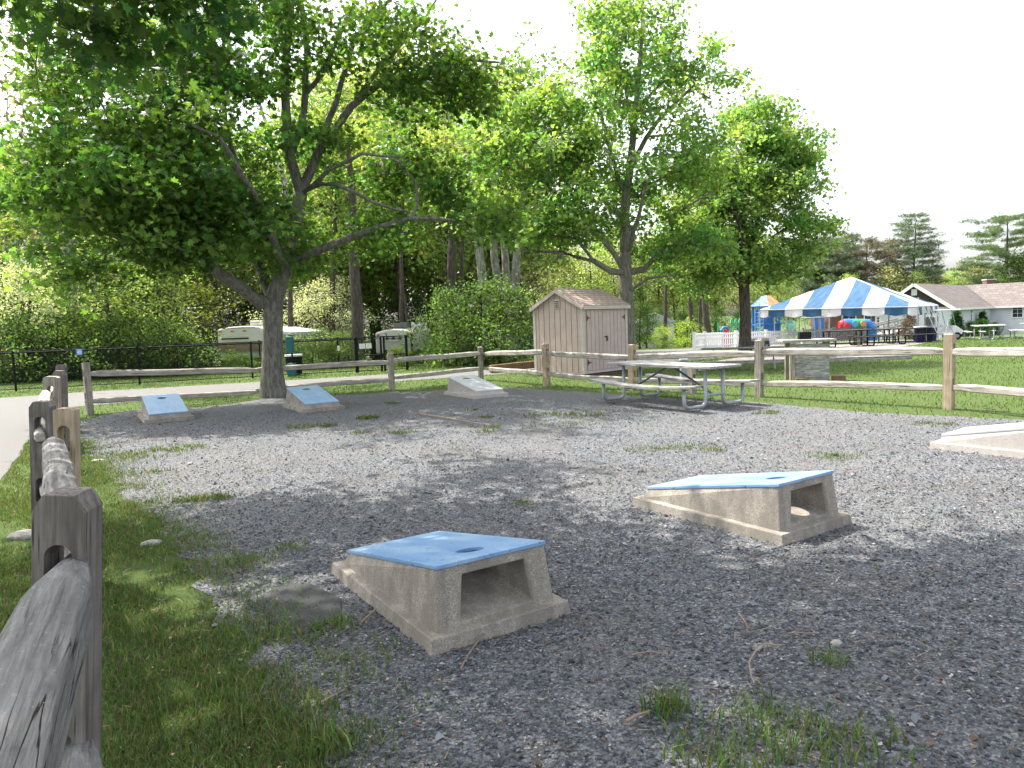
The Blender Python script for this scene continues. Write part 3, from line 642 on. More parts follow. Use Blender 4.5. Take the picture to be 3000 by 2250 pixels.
# ---------------------------------------------------------------- striped tent
def make_tent():
    nr, fl, side = Vector((21.3, 38, 0)), Vector((14.75, 42.9, 0)), Vector((4.9, 6.5, 0)); ze = 1.60; g0 = float(gz(0, 41))
    root = empty('frame_tent', (20, 43, g0), 'large blue and white striped frame tent with scalloped edge on thin poles', 'tent')
    c = [fl, nr, nr + side, fl + side]; ctr = (c[0] + c[2]) / 2; ap = Vector((ctr.x, ctr.y, 3.42)); ZE = [1.66, 1.53, 1.56, 1.66]; c = [Vector((p.x, p.y, z)) for p, z in zip(c, ZE)]
    s = MB(); va = MB(); ns = [9, 9, 9, 9]
    for e in range(4):
        A, B_ = c[e], c[(e + 1) % 4]; N = ns[e]; edges = [0, .045] + [.045 + (1 - .09) * i / (N - 1.0) * 1.0 for i in range(1, N)] ; edges = [0, .06, .175, .295, .42, .545, .675, .81, .945, 1.0]
        out = Vector(((B_ - A).y, -(B_ - A).x, 0)).normalized()
        def hip(t):
            m = min(t, 1 - t) * 2; return ((A if t < .5 else B_).lerp(ap, m))
        for i in range(len(edges) - 1):
            t0, t1 = edges[i], edges[i + 1]; mi = i % 2; s.mi = mi; va.mi = mi; K = 4
            ts = [t0 + (t1 - t0) * j / K for j in range(K + 1)]
            if t0 < .5 < t1: ts = sorted(set(ts + [.5]))
            for a_, b__ in zip(ts[:-1], ts[1:]):
                def pt(t, h):
                    lo = A.lerp(B_, t); hi = hip(t); p = lo.lerp(hi, h); sag = -.10 * math.sin(math.pi * h) * min(t, 1 - t) * 2; w_ = .012 * math.sin(t * 70 + h * 9); return p + Vector((0, 0, sag + w_))
                for h in range(5): s.add([pt(a_, h / 5), pt(b__, h / 5), pt(b__, (h + 1) / 5), pt(a_, (h + 1) / 5)], [(0, 1, 2, 3)])
            for j in range(K):
                a_, b__ = ts[0] + (t1 - t0) * j / K, ts[0] + (t1 - t0) * (j + 1) / K
                dr = lambda f: .40 + .09 * math.sin(math.pi * min(1, max(0, f))); f0, f1 = j / K, (j + 1) / K
                wv = lambda t: out * (.03 + .03 * math.sin(t * 55)) if e in (0,) else out * (.03 + .07 * math.sin(t * 90))
                p, q = A.lerp(B_, a_) + Vector((0, 0, .012 * math.sin(a_ * 70))), A.lerp(B_, b__) + Vector((0, 0, .012 * math.sin(b__ * 70)))
                va.add([p, q, q + wv(b__) - Vector((0, 0, dr(f1))), p + wv(a_) - Vector((0, 0, dr(f0)))], [(0, 3, 2, 1)])
    o = s.build('canopy', [M['canvas_w'], M['canvas_b']], root); md = o.modifiers.new('s', 'SOLIDIFY'); md.thickness = .01; md.offset = -1
    o = va.build('valance', [M['canvas_w'], M['canvas_b']], root); md = o.modifiers.new('s', 'SOLIDIFY'); md.thickness = .008
    for e in range(4):
        A, B_ = c[e], c[(e + 1) % 4]
        for t in ((0, .47) if e == 0 else (0, .33, .66) if e in (1, 3) else (0, .33, .66)):
            p = A.lerp(B_, t); MB().tube([(p.x, p.y, g0), (p.x, p.y, p.z - .02)], .035, 8).build('pole', M['galv'], root)
        MB().tube([A - Vector((0, 0, .03)), B_ - Vector((0, 0, .03))], .03, 6).build('eave_bar', M['galv'], root)
        MB().tube([A - Vector((0, 0, .04)), ap - Vector((0, 0, .05))], .03, 6).build('hip_bar', M['galv'], root)
    for k, t in enumerate((.25, .72, .5)):                                # guy ropes and leaning side braces
        A = c[1].lerp(c[2], t); MB().tube([A, (A.x + .5, A.y - .9, g0)], .018, 5).build('brace', M['white_paint'], root)
make_tent()

# ---------------------------------------------------------------- house
def window(parent, c, X, w, h, panes=(2, 3), n=None, trim=.07):
    N = Vector((X.y, -X.x, 0)).normalized() if n is None else n
    s = MB(); z = Vector((0, 0, 1))
    for sx in (-1, 1): s.box(c + X * sx * (w / 2 + trim / 2) + N * .03, (trim, .06, h + 2 * trim), X, z.cross(X))
    for sz in (-1, 1): s.box(c + z * sz * (h / 2 + trim / 2) + N * .03, (w, .06, trim), X, z.cross(X))
    f = s.build('window', M['white_paint'], parent); MB().box(c + N * .012, (w, .02, h), X, z.cross(X)).build('pane', M['glass'], f)
    s = MB()
    for i in range(1, panes[0]): s.box(c + X * (w * (i / panes[0] - .5)) + N * .026, (.02, .01, h), X, z.cross(X))
    for i in range(1, panes[1]): s.box(c + z * (h * (i / panes[1] - .5)) + N * .026, (w, .01, .045 if i * 2 == panes[1] else .02), X, z.cross(X))
    s.build('muntin', M['white_paint'], f)
def make_house():
    e0 = Vector((34.0, 56, 0)); D = Vector((.7071, .7071, 0)); Wd = Vector((-.7071, .7071, 0)); gw = 5.2; g0 = -1.05; ze = 1.43; zr = 3.28
    root = empty('house', (34, 56, g0), 'long low pale house with mauve brown roof, dark gable and brick chimney', 'house')
    def Q(a, b_, z): p = e0 + D * a + Wd * b_; return Vector((p.x, p.y, z))
    La = 22
    s = MB(); s.hexa([Q(0, 0, g0 - .5), Q(La, 0, g0 - .5), Q(La, gw, g0 - .5), Q(0, gw, g0 - .5), Q(0, 0, ze), Q(La, 0, ze), Q(La, gw, ze), Q(0, gw, ze)]); s.build('wall', M['house_wall'], root)
    s = MB(); s.add([Q(-.02, 0, ze), Q(-.02, gw, ze), Q(-.02, gw / 2, zr - .1)], [(0, 2, 1)]); s.build('gable', M['cedar'], root, uvf=lambda v, n: (v.dot(Wd), v.z))
    s = MB(); oh = .3; k = (zr - ze) / (gw / 2)
    for sg in (0, 1):
        e = -oh if sg == 0 else gw + oh; za = ze - oh * k
        s.hexa([Q(-.25, e, za), Q(La, e, za), Q(La, gw / 2, zr), Q(-.25, gw / 2, zr), Q(-.25, e, za + .08), Q(La, e, za + .08), Q(La, gw / 2, zr + .08), Q(-.25, gw / 2, zr + .08)])
    s.build('roof', M['shingle_house'], root, uvf=lambda v, n: (v.dot(D) if abs(n.dot(Wd)) > .1 else v.dot(Wd), math.hypot(v.dot(Wd), v.z)))
    s = MB()
    for e in (-oh, gw + oh): s.beam(Q(-.28, e, ze - oh * k - .02), Q(-.28, gw / 2, zr - .02), .05, .24)
    s.beam(Q(-.28, -oh - .03, ze - oh * k + .0), Q(12.4, -oh - .03, ze - oh * k + .0), .05, .16); s.build('fascia', M['white_paint'], root)
    s = MB(); s.box(Q(-.07, gw / 2, zr - .62), (.06, .4, .5), D, Wd); v_ = s.build('gable_vent', M['white_paint'], root)
    s = MB(); [s.box(Q(-.11, gw / 2, zr - .82 + i * .09), (.02, .32, .03), D, Wd) for i in range(5)]; s.build('louvre', M['grey_paint'], v_)
    s = MB(); s.box(Q(-.06, gw / 2 - .1, zr - 1.12), (.03, .5, .12), D, Wd); s.build('name_plate', M['sign_white'], root)
    for (u, wd) in ((2808, .36), (2847, .42), (2884, .36), (2916, .42)):
        t = (u - 1500) / F; a = (t * 56 - 34) / (.7071 * (1 - t)); window(root, Q(a, -.001, .78), D, wd * (1 + a / 30), .95 * (1 + a / 40), (2, 4))
    # second wing coming forward at the right
    k0 = Q(12.6, 0, 0); D2 = Vector((.7071, -.7071, 0)); L2 = 9.0; W2 = 5.2
    def T(a, b_, z): p = k0 + D2 * a + D * b_; return Vector((p.x, p.y, z))
    s = MB(); s.hexa([T(0, 0, g0 - .5), T(L2, 0, g0 - .5), T(L2, W2, g0 - .5), T(0, W2, g0 - .5), T(0, 0, ze), T(L2, 0, ze), T(L2, W2, ze), T(0, W2, ze)]); s.build('wing_wall', M['house_wall'], root)
    s = MB()
    for sg in (0, 1):
        e = -oh if sg == 0 else W2 + oh; za = ze - oh * k + .004
        s.hexa([T(-3, e, za), T(L2, e, za), T(L2, W2 / 2, zr + .01), T(-3, W2 / 2, zr + .01), T(-3, e, za + .08), T(L2, e, za + .08), T(L2, W2 / 2, zr + .09), T(-3, W2 / 2, zr + .09)])
    s.build('wing_roof', M['shingle_house'], root, uvf=lambda v, n: (v.dot(D2) if abs(n.dot(D)) > .1 else v.dot(D), math.hypot(v.dot(D), v.z)))
    s = MB(); s.beam(T(.2, -oh - .03, ze - oh * k), T(L2, -oh - .03, ze - oh * k), .05, .16); s.build('wing_fascia', M['white_paint'], root)
    t = (2984 - 1500) / F; a = (t * k0.y - k0.x) / (.7071 * (1 + t)); window(root, T(a, -.001, .80), D2, .72, 1.0, (2, 3)); window(root, T(a + 3, -.001, .80), D2, .72, 1.0, (2, 3))
    c = P(2898, 842, 76); s = MB(); s.box((c.x, c.y, c.z + .1), (1.0, .7, 1.3)); ch = s.build('chimney', M['brick'], root, uvf=lambda v, n: (v.x + v.y, v.z)); s = MB(); s.box((c.x, c.y, c.z + .8), (1.1, .8, .1)); s.build('chimney_cap', M['grey_paint'], ch)
    c = Q(11.2, -.3, 0); s = MB(); s.box((c.x, c.y, g0 + .55), (.5, .8, 1.1), D); s.build('heat_pump', M['grey_paint'], root, .03)
    # rear wing seen below the tent
    y0 = 62; x0, x1 = (2436 - 1500) / F * y0, (2655 - 1500) / F * y0; X = Vector((1, 0, 0)); g1 = -1.1
    s = MB(); s.box(((x0 + x1) / 2, y0 + 2, .15), (x1 - x0, 4, 2.6)); s.build('brick_wall', M['brick'], root, uvf=lambda v, n: (v.x + v.y, v.z))
    s = MB(); xm = (2604 - 1500) / F * y0; xn = (2652 - 1500) / F * y0; s.box(((xm + xn) / 2, y0 - .03, .15), (xn - xm, .05, 2.6)); s.build('siding', M['grey_paint'], root)
    s = MB(); s.hexa([(x0 - .3, y0 - .4, 1.4), (x1, y0 - .4, 1.4), (x1, y0 + 2, 2.6), (x0 - .3, y0 + 2, 2.6), (x0 - .3, y0 - .4, 1.48), (x1, y0 - .4, 1.48), (x1, y0 + 2, 2.68), (x0 - .3, y0 + 2, 2.68)]); s.hexa([(x0 - .3, y0 + 2, 2.6), (x1, y0 + 2, 2.6), (x1, y0 + 4.4, 1.4), (x0 - .3, y0 + 4.4, 1.4), (x0 - .3, y0 + 2, 2.68), (x1, y0 + 2, 2.68), (x1, y0 + 4.4, 1.48), (x0 - .3, y0 + 4.4, 1.48)])
    s.build('rear_roof', M['shingle_house'], root, uvf=lambda v, n: (v.x, math.hypot(v.y, v.z)))
    xd = (2583 - 1500) / F * y0; s = MB(); s.box((xd, y0 - .03, -.1), (.95, .06, 2.0)); dr = s.build('door', M['white_paint'], root)
    s = MB()
    for i in range(3):
        for j in range(4): s.box((xd - .22 + i * .22, y0 - .065, .02 + j * .24 - .1), (.17, .02, .19))
    s.build('pane', M['glass'], dr)
    for u in (2490, 2555, 2625): window(root, Vector(((u - 1500) / F * y0, y0 - (.06 if u > 2600 else .001), .75)), X, 1.1, .75, (2, 1))
make_house()
# access ramp
def make_ramp():
    a, b_ = on(2547, 55), on(2645, 57); root = empty('access_ramp', a, 'grey wooden access ramp with two handrails sloping up to the brick building', 'ramp')
    s = MB(); s.beam(a + Vector((0, 0, .15)), b_ + Vector((0, 0, .7)), 1.2, .1); s.build('deck', M['plank'], root)
    for k in (0, 1.1):
        s = MB()
        for h in (.45, .85): s.beam(a + Vector((0, k - .6, .15 + h)), b_ + Vector((0, k - .6, .7 + h)), .05, .12)
        s.build('handrail', M['plank'], root); s = MB()
        for t in (.02, .33, .66, .98): q = a.lerp(b_, t) + Vector((0, k - .6, 0)); s.box((q.x, q.y, q.z + .5 + .25 * t), (.1, .1, 1.1 + .5 * t))
        s.build('baluster', M['plank'], root)
make_ramp()

# ---------------------------------------------------------------- white picket fences
def pickets(pts, H, label):
    pts = [Vector(p) for p in pts]; root = empty('picket_fence', pts[0], label, 'fence', None)
    for a, b_ in zip(pts[:-1], pts[1:]):
        d = b_ - a; L = d.length; X = d.normalized(); Y = Vector((0, 0, 1)).cross(X).normalized(); s = MB(); n = int(L / .16)
        for i in range(n): p = a + d * ((i + .5) / n); s.box((p.x, p.y, p.z + .05 + H / 2 - .04), (.085, .02, H - .1), X, Y)
        s.build('picket_panel', M['vinyl'], root)
        s = MB()
        for z in (.18, H * .62, H - .12): s.beam(a + Vector((0, 0, z)), b_ + Vector((0, 0, z)), .04, .08)
        s.build('crossrail', M['vinyl'], root)
        k = max(1, round(L / 2.4))
        for i in range(k + 1):
            p = a.lerp(b_, i / k); s = MB(); s.box((p.x, p.y, p.z + H / 2), (.13, .13, H), X, Y); s.box((p.x, p.y, p.z + H + .02), (.16, .16, .04), X, Y); s.build('post', M['vinyl'], root)
pickets([on(2037, 38.5), on(2069, 40), on(2330, 43.5)], .92, 'white picket fence around the left part of the playground beside the dark tree trunk')
pickets([on(2355, 47), on(2448, 48), on(2538, 47)], .98, 'white picket fence in front of the coloured play tunnel')

# ---------------------------------------------------------------- playground
def make_play():
    Y0 = 50; g0 = float(gz(0, Y0)); X = lambda u, Y=Y0: (u - 1500) / F * Y
    def Z(v, u, Y=Y0): return P(u, v, Y).z
    root = empty('play_tower', (X(2248), Y0, g0), 'blue climbing tower with a blue and orange roof and a mint slide', 'play structure')
    x0, x1 = X(2220), X(2278); zr0, zr1 = Z(896, 2250), Z(866, 2250)
    for i, (x, y) in enumerate(((x0, Y0 - .6), (x1, Y0 - .6), (x1, Y0 + .7), (x0, Y0 + .7))): MB().tube([(x, y, g0), (x, y, zr0)], .09, 8).build('post', M['blue_pl'], root)
    cx, cy = (x0 + x1) / 2, Y0; N = 6; ring = [(cx + 1.15 * math.cos(2 * math.pi * (k + .3) / N), cy + 1.15 * math.sin(2 * math.pi * (k + .3) / N), zr0) for k in range(N)]
    ring2 = [(cx + .3 * math.cos(2 * math.pi * (k + .3) / N), cy + .3 * math.sin(2 * math.pi * (k + .3) / N), zr1) for k in range(N)]
    s = MB()
    for k in range(N): s.mi = 1 if k in (4, 5) else 0; j = (k + 1) % N; s.add([ring[k], ring[j], ring2[j], ring2[k]], [(0, 1, 2, 3)])
    s.mi = 0; s.poly(ring2); o = s.build('roof', [M['sky_pl'], M['orange_pl']], root); md = o.modifiers.new('s', 'SOLIDIFY'); md.thickness = .05
    zd = Z(950, 2250); MB().box((cx, cy, zd), (x1 - x0 + .2, 1.5, .1)).build('deck', M['blue_pl'], root)
    for yy in (-.7, .75):
        s = MB(); [s.box((x0 + (x1 - x0) * (i + .5) / 9, cy + yy, zd + .5), (.07, .03, .9)) for i in range(9)]; s.box((cx, cy + yy, zd + .95), (x1 - x0, .05, .06)); s.build('guard_panel', M['blue_pl'], root)
    MB().box((cx + .2, cy - .6, (zd + g0) / 2), (1.1, .08, zd - g0 - .1)).build('lower_panel', M['blue_pl'], root)
    s = MB(); xl = X(2212)
    for z in np.arange(g0 + .2, zd + .9, .25): s.tube([(xl - .2, Y0 - .9, z), (xl + .35, Y0 - .9, z)], .03, 6)
    s.tube([(xl - .2, Y0 - .9, g0), (xl - .2, Y0 - .9, zd + 1)], .04, 6); s.tube([(xl + .35, Y0 - .9, g0), (xl + .35, Y0 - .9, zd + 1)], .04, 6); s.build('ladder', M['sky_pl'], root)
    s = MB(); n = 14; vs = []
    for i in range(n + 1):
        t = i / n; x = X(2285) + t * 1.1 + .22 * math.sin(t * 9); y = Y0 - .6 - t * 1.6; z = zd * (1 - t) + (g0 + .25) * t + .12 * math.sin(t * 9)
        vs += [(x - .35, y, z + .25), (x - .28, y, z), (x + .28, y, z), (x + .35, y, z + .25)]
    s.add(vs, [(i * 4 + a, i * 4 + a + 1, i * 4 + a + 5, i * 4 + a + 4) for i in range(n) for a in range(3)]); o = s.build('slide', M['mint'], root); md = o.modifiers.new('s', 'SOLIDIFY'); md.thickness = .05
    # green arched climber
    c = X(2160, 48); root2 = empty('arch_climber', (c, 48, float(gz(0, 48))), 'green arched rung climber behind the picket fence left of the dark trunk', 'climber'); g1 = float(gz(0, 48)); zt_ = P(2160, 934, 48).z
    for k in range(4):
        x = X(2145, 48) + k * .27; MB().tube([(x, 48, g1), (x, 48, zt_ - .25), (x + .05, 48.1, zt_ - .06), (x + .2, 48.35, zt_), (x + .36, 48.6, zt_ - .1), (x + .4, 48.7, zt_ - .5)], .04, 6).build('hoop', M['green_pl'], root2)
    s = MB(); [s.tube([(X(2143, 48), 48, z), (X(2182, 48), 48, z)], .025, 5) for z in np.arange(g1 + .4, zt_ - .2, .28)]; s.build('rung', M['green_pl'], root2)
    c = X(2127, 46); g1 = float(gz(0, 46)); r3 = empty('talk_tube', (c, 46, g1), 'red post with a blue bent tube on top behind the picket fence', 'play panel')
    MB().tube([(c + .12, 46, g1), (c + .12, 46, P(2127, 966, 46).z)], .16, 10).build('post', M['red_pl'], r3); zz = P(2127, 962, 46).z
    MB().tube([(c - .22, 46, zz - .9), (c - .2, 46, zz - .1), (c - .05, 46, zz + .06), (c + .15, 46, zz + .06), (c + .28, 46, zz - .12)], .08, 8).build('bent_tube', M['blue_pl'], r3)
    MB().tube([(c - .36, 46.2, g1), (c - .36, 46.2, P(2127, 943, 46).z)], .05, 6).build('side_post', M['green_pl'], r3)
    # crawl tunnel
    Yt = 53; g1 = float(gz(0, Yt)); r4 = empty('crawl_tunnel', (X(2505, Yt), Yt, g1), 'blue, green and red crawl tunnel raised behind the picket fence under the tent', 'play tunnel')
    zc = P(2505, 950, Yt).z
    def ring_tube(nm, xa, xb, r, m): MB().tube([(X(xa, Yt), Yt, zc), (X(xb, Yt), Yt, zc)], r, 16).build(nm, m, r4, smooth=False)
    ring_tube('tunnel_section', 2474, 2494, .42, M['blue_pl']); ring_tube('tunnel_section', 2496, 2515, .40, M['green_pl']); ring_tube('tunnel_section', 2517, 2533, .38, M['green_pl'])
    MB().tube([(X(2462, Yt), Yt, zc), (X(2474, Yt), Yt - .02, zc)], [.26, .40], 16).build('end_cap', M['red_pl'], r4)
    MB().tube([(X(2478, Yt), Yt - .5, zc - .1), (X(2478, Yt), Yt - .2, zc - .1)], .22, 14).build('entry', M['red_pl'], r4)
    MB().tube([(X(2533, Yt), Yt, zc), (X(2545, Yt), Yt, zc), (X(2555, Yt), Yt - .1, zc - .3), (X(2556, Yt), Yt - .1, g1)], .36, 12).build('elbow', M['blue_pl'], r4)
    for u in (2500, 2525): MB().tube([(X(u, Yt), Yt - .36, zc + .02), (X(u, Yt), Yt - .44, zc + .02)], .22, 14).build('porthole', M['orange_pl'] if u == 2525 else M['sky_pl'], r4)
    [MB().tube([(X(u, Yt), Yt, g1), (X(u, Yt), Yt, zc)], .06, 6).build('support', M['blue_pl'], r4) for u in (2470, 2495, 2530)]
    Yw = 56; g1 = float(gz(0, Yw)); r5 = empty('swing_frame', (X(2400, Yw), Yw, g1), 'blue swing frame with slanting legs seen under the tent edge', 'swing set'); zt_ = P(2400, 930, Yw).z
    for u in (2394, 2412): MB().beam((X(u, Yw), Yw, g1), (X(u, Yw), Yw, zt_), .22, .22).build('tower_post', M['blue_pl'], r5)
    for u, du in ((2360, 18), (2428, -16), (2372, -14)): MB().tube([(X(u, Yw), Yw, g1), (X(u + du, Yw), Yw, zt_)], .035, 6).build('leg', M['galv'], r5)
    MB().tube([(X(2350, Yw), Yw, zt_), (X(2440, Yw), Yw, zt_)], .045, 6).build('top_bar', M['galv'], r5)
    b_ = MB(); b_.box((X(2085, 44), 44, float(gz(0, 44)) + .85), (1.45, 1.0, .08)); b_.box((X(2085, 44), 44, float(gz(0, 44)) + .72), (1.35, .9, .1)); b_.box((X(2085, 44), 44, float(gz(0, 44)) + .34), (1.2, .8, .66))
    b_.thing('play_house', M['vinyl'], 'low white play house roof just behind the left end of the picket fence', 'play house', bevel=.02)
make_play()

# ---------------------------------------------------------------- golf cart and bins by the tent
def make_cart():
    Y0 = 43; c = on(2752, Y0); root = empty('golf_cart', c, 'white roofed golf cart parked beside the right side of the tent', 'golf cart'); x = c.x; z = c.z
    MB().box((x - .05, Y0, z + 1.75), (2.1, 1.1, .07)).build('roof', M['vinyl'], root, .03)
    s = MB(); s.prism([(x - 1.0, Y0 - .55, z + .3), (x + 1.1, Y0 - .55, z + .3), (x + 1.15, Y0 - .55, z + .55), (x + .7, Y0 - .55, z + .85), (x + .45, Y0 - .55, z + .45), (x - .1, Y0 - .55, z + .45), (x - .15, Y0 - .55, z + .75), (x - 1.0, Y0 - .55, z + .7)], (0, 1.1, 0)); s.build('body', M['vinyl'], root, .03)
    for (u, w_) in ((-.9, 0), (.75, -.25)):
        for sy in (-.5, .5): MB().tube([(x + u, Y0 + sy, z + .7), (x + u + w_, Y0 + sy, z + 1.73)], .02, 6).build('roof_post', M['galv'], root)
    for u in (-.7, .8):
        for sy in (-.5, .5): wh = MB().tube([(x + u, Y0 + sy - .08, z + .22), (x + u, Y0 + sy + .08, z + .22)], .22, 14).build('wheel', M['rubber'], root); MB().tube([(x + u, Y0 + sy - .085, z + .22), (x + u, Y0 + sy + .085, z + .22)], .11, 10).build('rim', M['galv'], wh)
    MB().box((x - .2, Y0, z + .82), (.5, .95, .12)).box((x - .45, Y0, z + 1.1), (.1, .95, .5)).build('seat', M['grey_paint'], root, .03)
make_cart()
def bin_(u, Y0, label):
    c = on(u, Y0); root = empty('trash_barrel', c, label, 'trash barrel', 'navy trash barrels at the right side of the tent')
    MB().tube([(c.x, c.y, c.z), (c.x, c.y, c.z + .75)], [.24, .28], 14).build('barrel', M['navy'], root); MB().tube([(c.x, c.y, c.z + .74), (c.x, c.y, c.z + .82)], .31, 14).build('rim', M['grey_paint'], root)
bin_(2700, 37.2, 'navy trash barrel nearest the front corner pole of the tent'); bin_(2733, 40.5, 'navy trash barrel between the side poles of the tent')
b = MB(); c = on(2788, 36); b.tube([c + Vector((-.3, 0, .0)), c + Vector((-.05, .1, 1.0))], .02, 6); b.tube([c + Vector((.35, 0, .0)), c + Vector((-.05, .1, 1.0))], .02, 6); b.tube([c + Vector((-.2, .1, .4)), c + Vector((.25, .1, .4))], .02, 6)
b.thing('folded_stand', M['galv'], 'thin leaning metal stand on the grass beside the golf cart', 'stand')

# ---------------------------------------------------------------- black chain link fence of the dog run
def chainlink(pts, H, label, signs=()):
    root = empty('chain_link_fence', pts[0], label, 'fence')
    for (a, b_) in zip(pts[:-1], pts[1:]):
        d = b_ - a; L = math.hypot(d.x, d.y); X = Vector((d.x, d.y, 0)) / L; n = max(1, round(L / 2.9)); Vv = []; Tt = []; sp = .075; wv = .004; k = 0
        up = Vector((0, 0, 1)); nrm = Vector((-X.y, X.x, 0))
        for sg in (1, -1):
            for off in np.arange(-H, L + H, sp):
                x0, x1 = off, off + sg * H
                z0, z1 = 0.05, H - .02; hh = z1 - z0; x1 = off + sg * hh
                pa, pb = [x0, z0], [x1, z1]
                def clip(p, q):
                    if p[0] < 0: t = (0 - p[0]) / (q[0] - p[0]); return [0, p[1] + t * (q[1] - p[1])]
                    if p[0] > L: t = (L - p[0]) / (q[0] - p[0]); return [L, p[1] + t * (q[1] - p[1])]
                    return p
                if (x0 < 0 and x1 < 0) or (x0 > L and x1 > L): continue
                pa2, pb2 = clip(pa, pb), clip(pb, pa)
                w_ = Vector((X.x * wv, X.y * wv, 0)); A = a + X * pa2[0] + up * pa2[1] + nrm * .002 * sg; B_ = a + X * pb2[0] + up * pb2[1] + nrm * .002 * sg
                A.z += (pa2[0] / L) * d.z; B_.z += (pb2[0] / L) * d.z
                Vv += [A - w_, A + w_, B_ + w_, B_ - w_]; Tt.append((k, k + 1, k + 2, k + 3)); k += 4
        og = root.location; V = np.array([tuple(v - og) for v in Vv]); link('mesh_panel', fast_mesh('mesh_panel', V, np.array(Tt), None, [M['black']]), root)
        for z in (.06, H): MB().tube([a + up * z, b_ + up * z], .022 if z > .5 else .012, 6).build('crossrail', M['black'], root)
        for i in range(n + 1): p = a.lerp(b_, i / n); MB().tube([p, p + up * (H + .05)], .03, 8).build('post', M['black'], root)
    return root
H = 1.08
cl0 = G(-260, 1150); cpts = [Vector((q.x, q.y, 0)) for q in (G(-330, 1160), G(236, 1138), G(474, 1128), G(682, 1116))]
cpts = [Vector((q.x, q.y, 0)) for q in (G(-350, 1168), G(1045, 1092), G(1193, 1083.5))]; cpts[2] = cpts[1] + (cpts[1] - cpts[0]).normalized() * (G(1193, 1084) - G(1045, 1092)).length
cf = chainlink(cpts[:2], 1.10, 'black chain link fence along the far side of the road at left')
def gate(a, b_, label):
    root = empty('chain_link_gate', a, label, 'gate', 'gates of the dog run'); up = Vector((0, 0, 1))
    MB().tube([a + up * .05, a + up * 1.08, b_ + up * 1.08, b_ + up * .05, a + up * .05], .02, 6).build('frame', M['black'], root); MB().tube([a + up * .55, b_ + up * .55], .018, 6).build('midrail', M['black'], root)
    s = MB(); d = b_ - a; L = d.length; X = d.normalized()
    for sg in (1, -1):
        for off in np.arange(-1, L + 1, .08):
            x0, x1 = off, off + sg; t0 = 0; t1 = 1
            if sg > 0: t0 = max(0, -x0); t1 = min(1, L - x0)
            else: t0 = max(0, x0 - L); t1 = min(1, x0)
            if t1 <= t0: continue
            A = a + X * (x0 + sg * t0) + up * (.07 + t0); B_ = a + X * (x0 + sg * t1) + up * (.07 + t1); w_ = X * .003; s.add([A - w_, A + w_, B_ + w_, B_ - w_], [(0, 1, 2, 3)])
    s.build('mesh_panel', M['black'], root)
    for p in (a, b_): MB().tube([p, p + up * 1.16], .035, 8).build('post', M['black'], root)
    return root
dd = (cpts[2] - cpts[1]); gate(cpts[1] + dd * .03, cpts[1] + dd * .50, 'gate with two white notices at the right end of the chain link fence'); gate(cpts[1] + dd * .56, cpts[1] + dd * 1.0, 'plain black gate panel at the far right end of the dog run')
bk = [cpts[0] + Vector((0, 4.5, 0)), cpts[1] + Vector((1.2, 4.6, 0))]; chainlink(bk, 1.08, 'black chain link fence at the back of the dog run, in front of the hedges')
chainlink([cpts[2] + Vector((.02, .03, 0)), bk[1] + Vector((.03, 0, 0))], 1.08, 'black chain link fence closing the right end of the dog run')
def sign_at(name, c, w_, h, m, label, group=None, marks=3, mm='sign_white'):
    root = empty(name, c, label, 'sign', group); MB().box((c.x, c.y, c.z), (w_, .012, h)).build('face', M[m], root); s = MB()
    for i in range(marks): s.box((c.x + (i % 2) * .01, c.y - .008, c.z + h * (.5 - (i + 1) / (marks + 1))), (w_ * (.72 - .08 * (i % 2)), .004, h * .09))
    s.build('lettering', M[mm], root)
def onfence(u, v, off=-.06):
    d = ray(u, v); a, b_ = cpts[0], cpts[2]; e = b_ - a; t = (a.x * e.y - a.y * e.x) / (d.x * e.y - d.y * e.x); return Vector((d.x * t, d.y * t + off, CH + d.z * t))
sign_at('blue_sign', onfence(236, 1031), .20, .19, 'sign_blue', 'small blue sign with white lines on the chain link fence at left', marks=4)
sign_at('notice', onfence(1063, 1014, -.1), .19, .16, 'sign_white', 'left one of two white paper notices on the dog run gate', 'white notices on the dog run', 4, 'grey_paint')
sign_at('notice', onfence(1082, 1013, -.1), .18, .16, 'sign_white', 'right one of two white paper notices on the dog run gate', 'white notices on the dog run', 4, 'grey_paint')
sign_at('notice', onfence(993, 1020), .07, .16, 'sign_white', 'narrow white notice on the chain link fence left of the gate', 'white notices on the dog run', 3, 'grey_paint')
c = onfence(866, 1090, -.25); c.z = 0; r_ = empty('waste_station', c, 'teal pet waste station post beside the chain link fence', 'pet waste station')
MB().tube([c, c + Vector((0, 0, 1.1))], .03, 8).build('post', M['black'], r_); MB().box(c + Vector((-.04, -.05, 1.0)), (.22, .16, .52)).build('bag_dispenser', M['teal'], r_, .02); MB().box(c + Vector((-.02, -.06, .22)), (.24, .2, .42)).build('bin', M['teal'], r_, .02)
c = onfence(838, 1090, .9); c.z = 0; r_ = empty('trash_can', c, 'dark trash can with a white liner rim behind the chain link fence', 'trash can'); MB().tube([c, c + Vector((0, 0, .62))], [.24, .28], 14).build('can', M['black'], r_); MB().tube([c + Vector((0, 0, .6)), c + Vector((0, 0, .66))], .29, 14).build('liner_rim', M['sign_white'], r_)

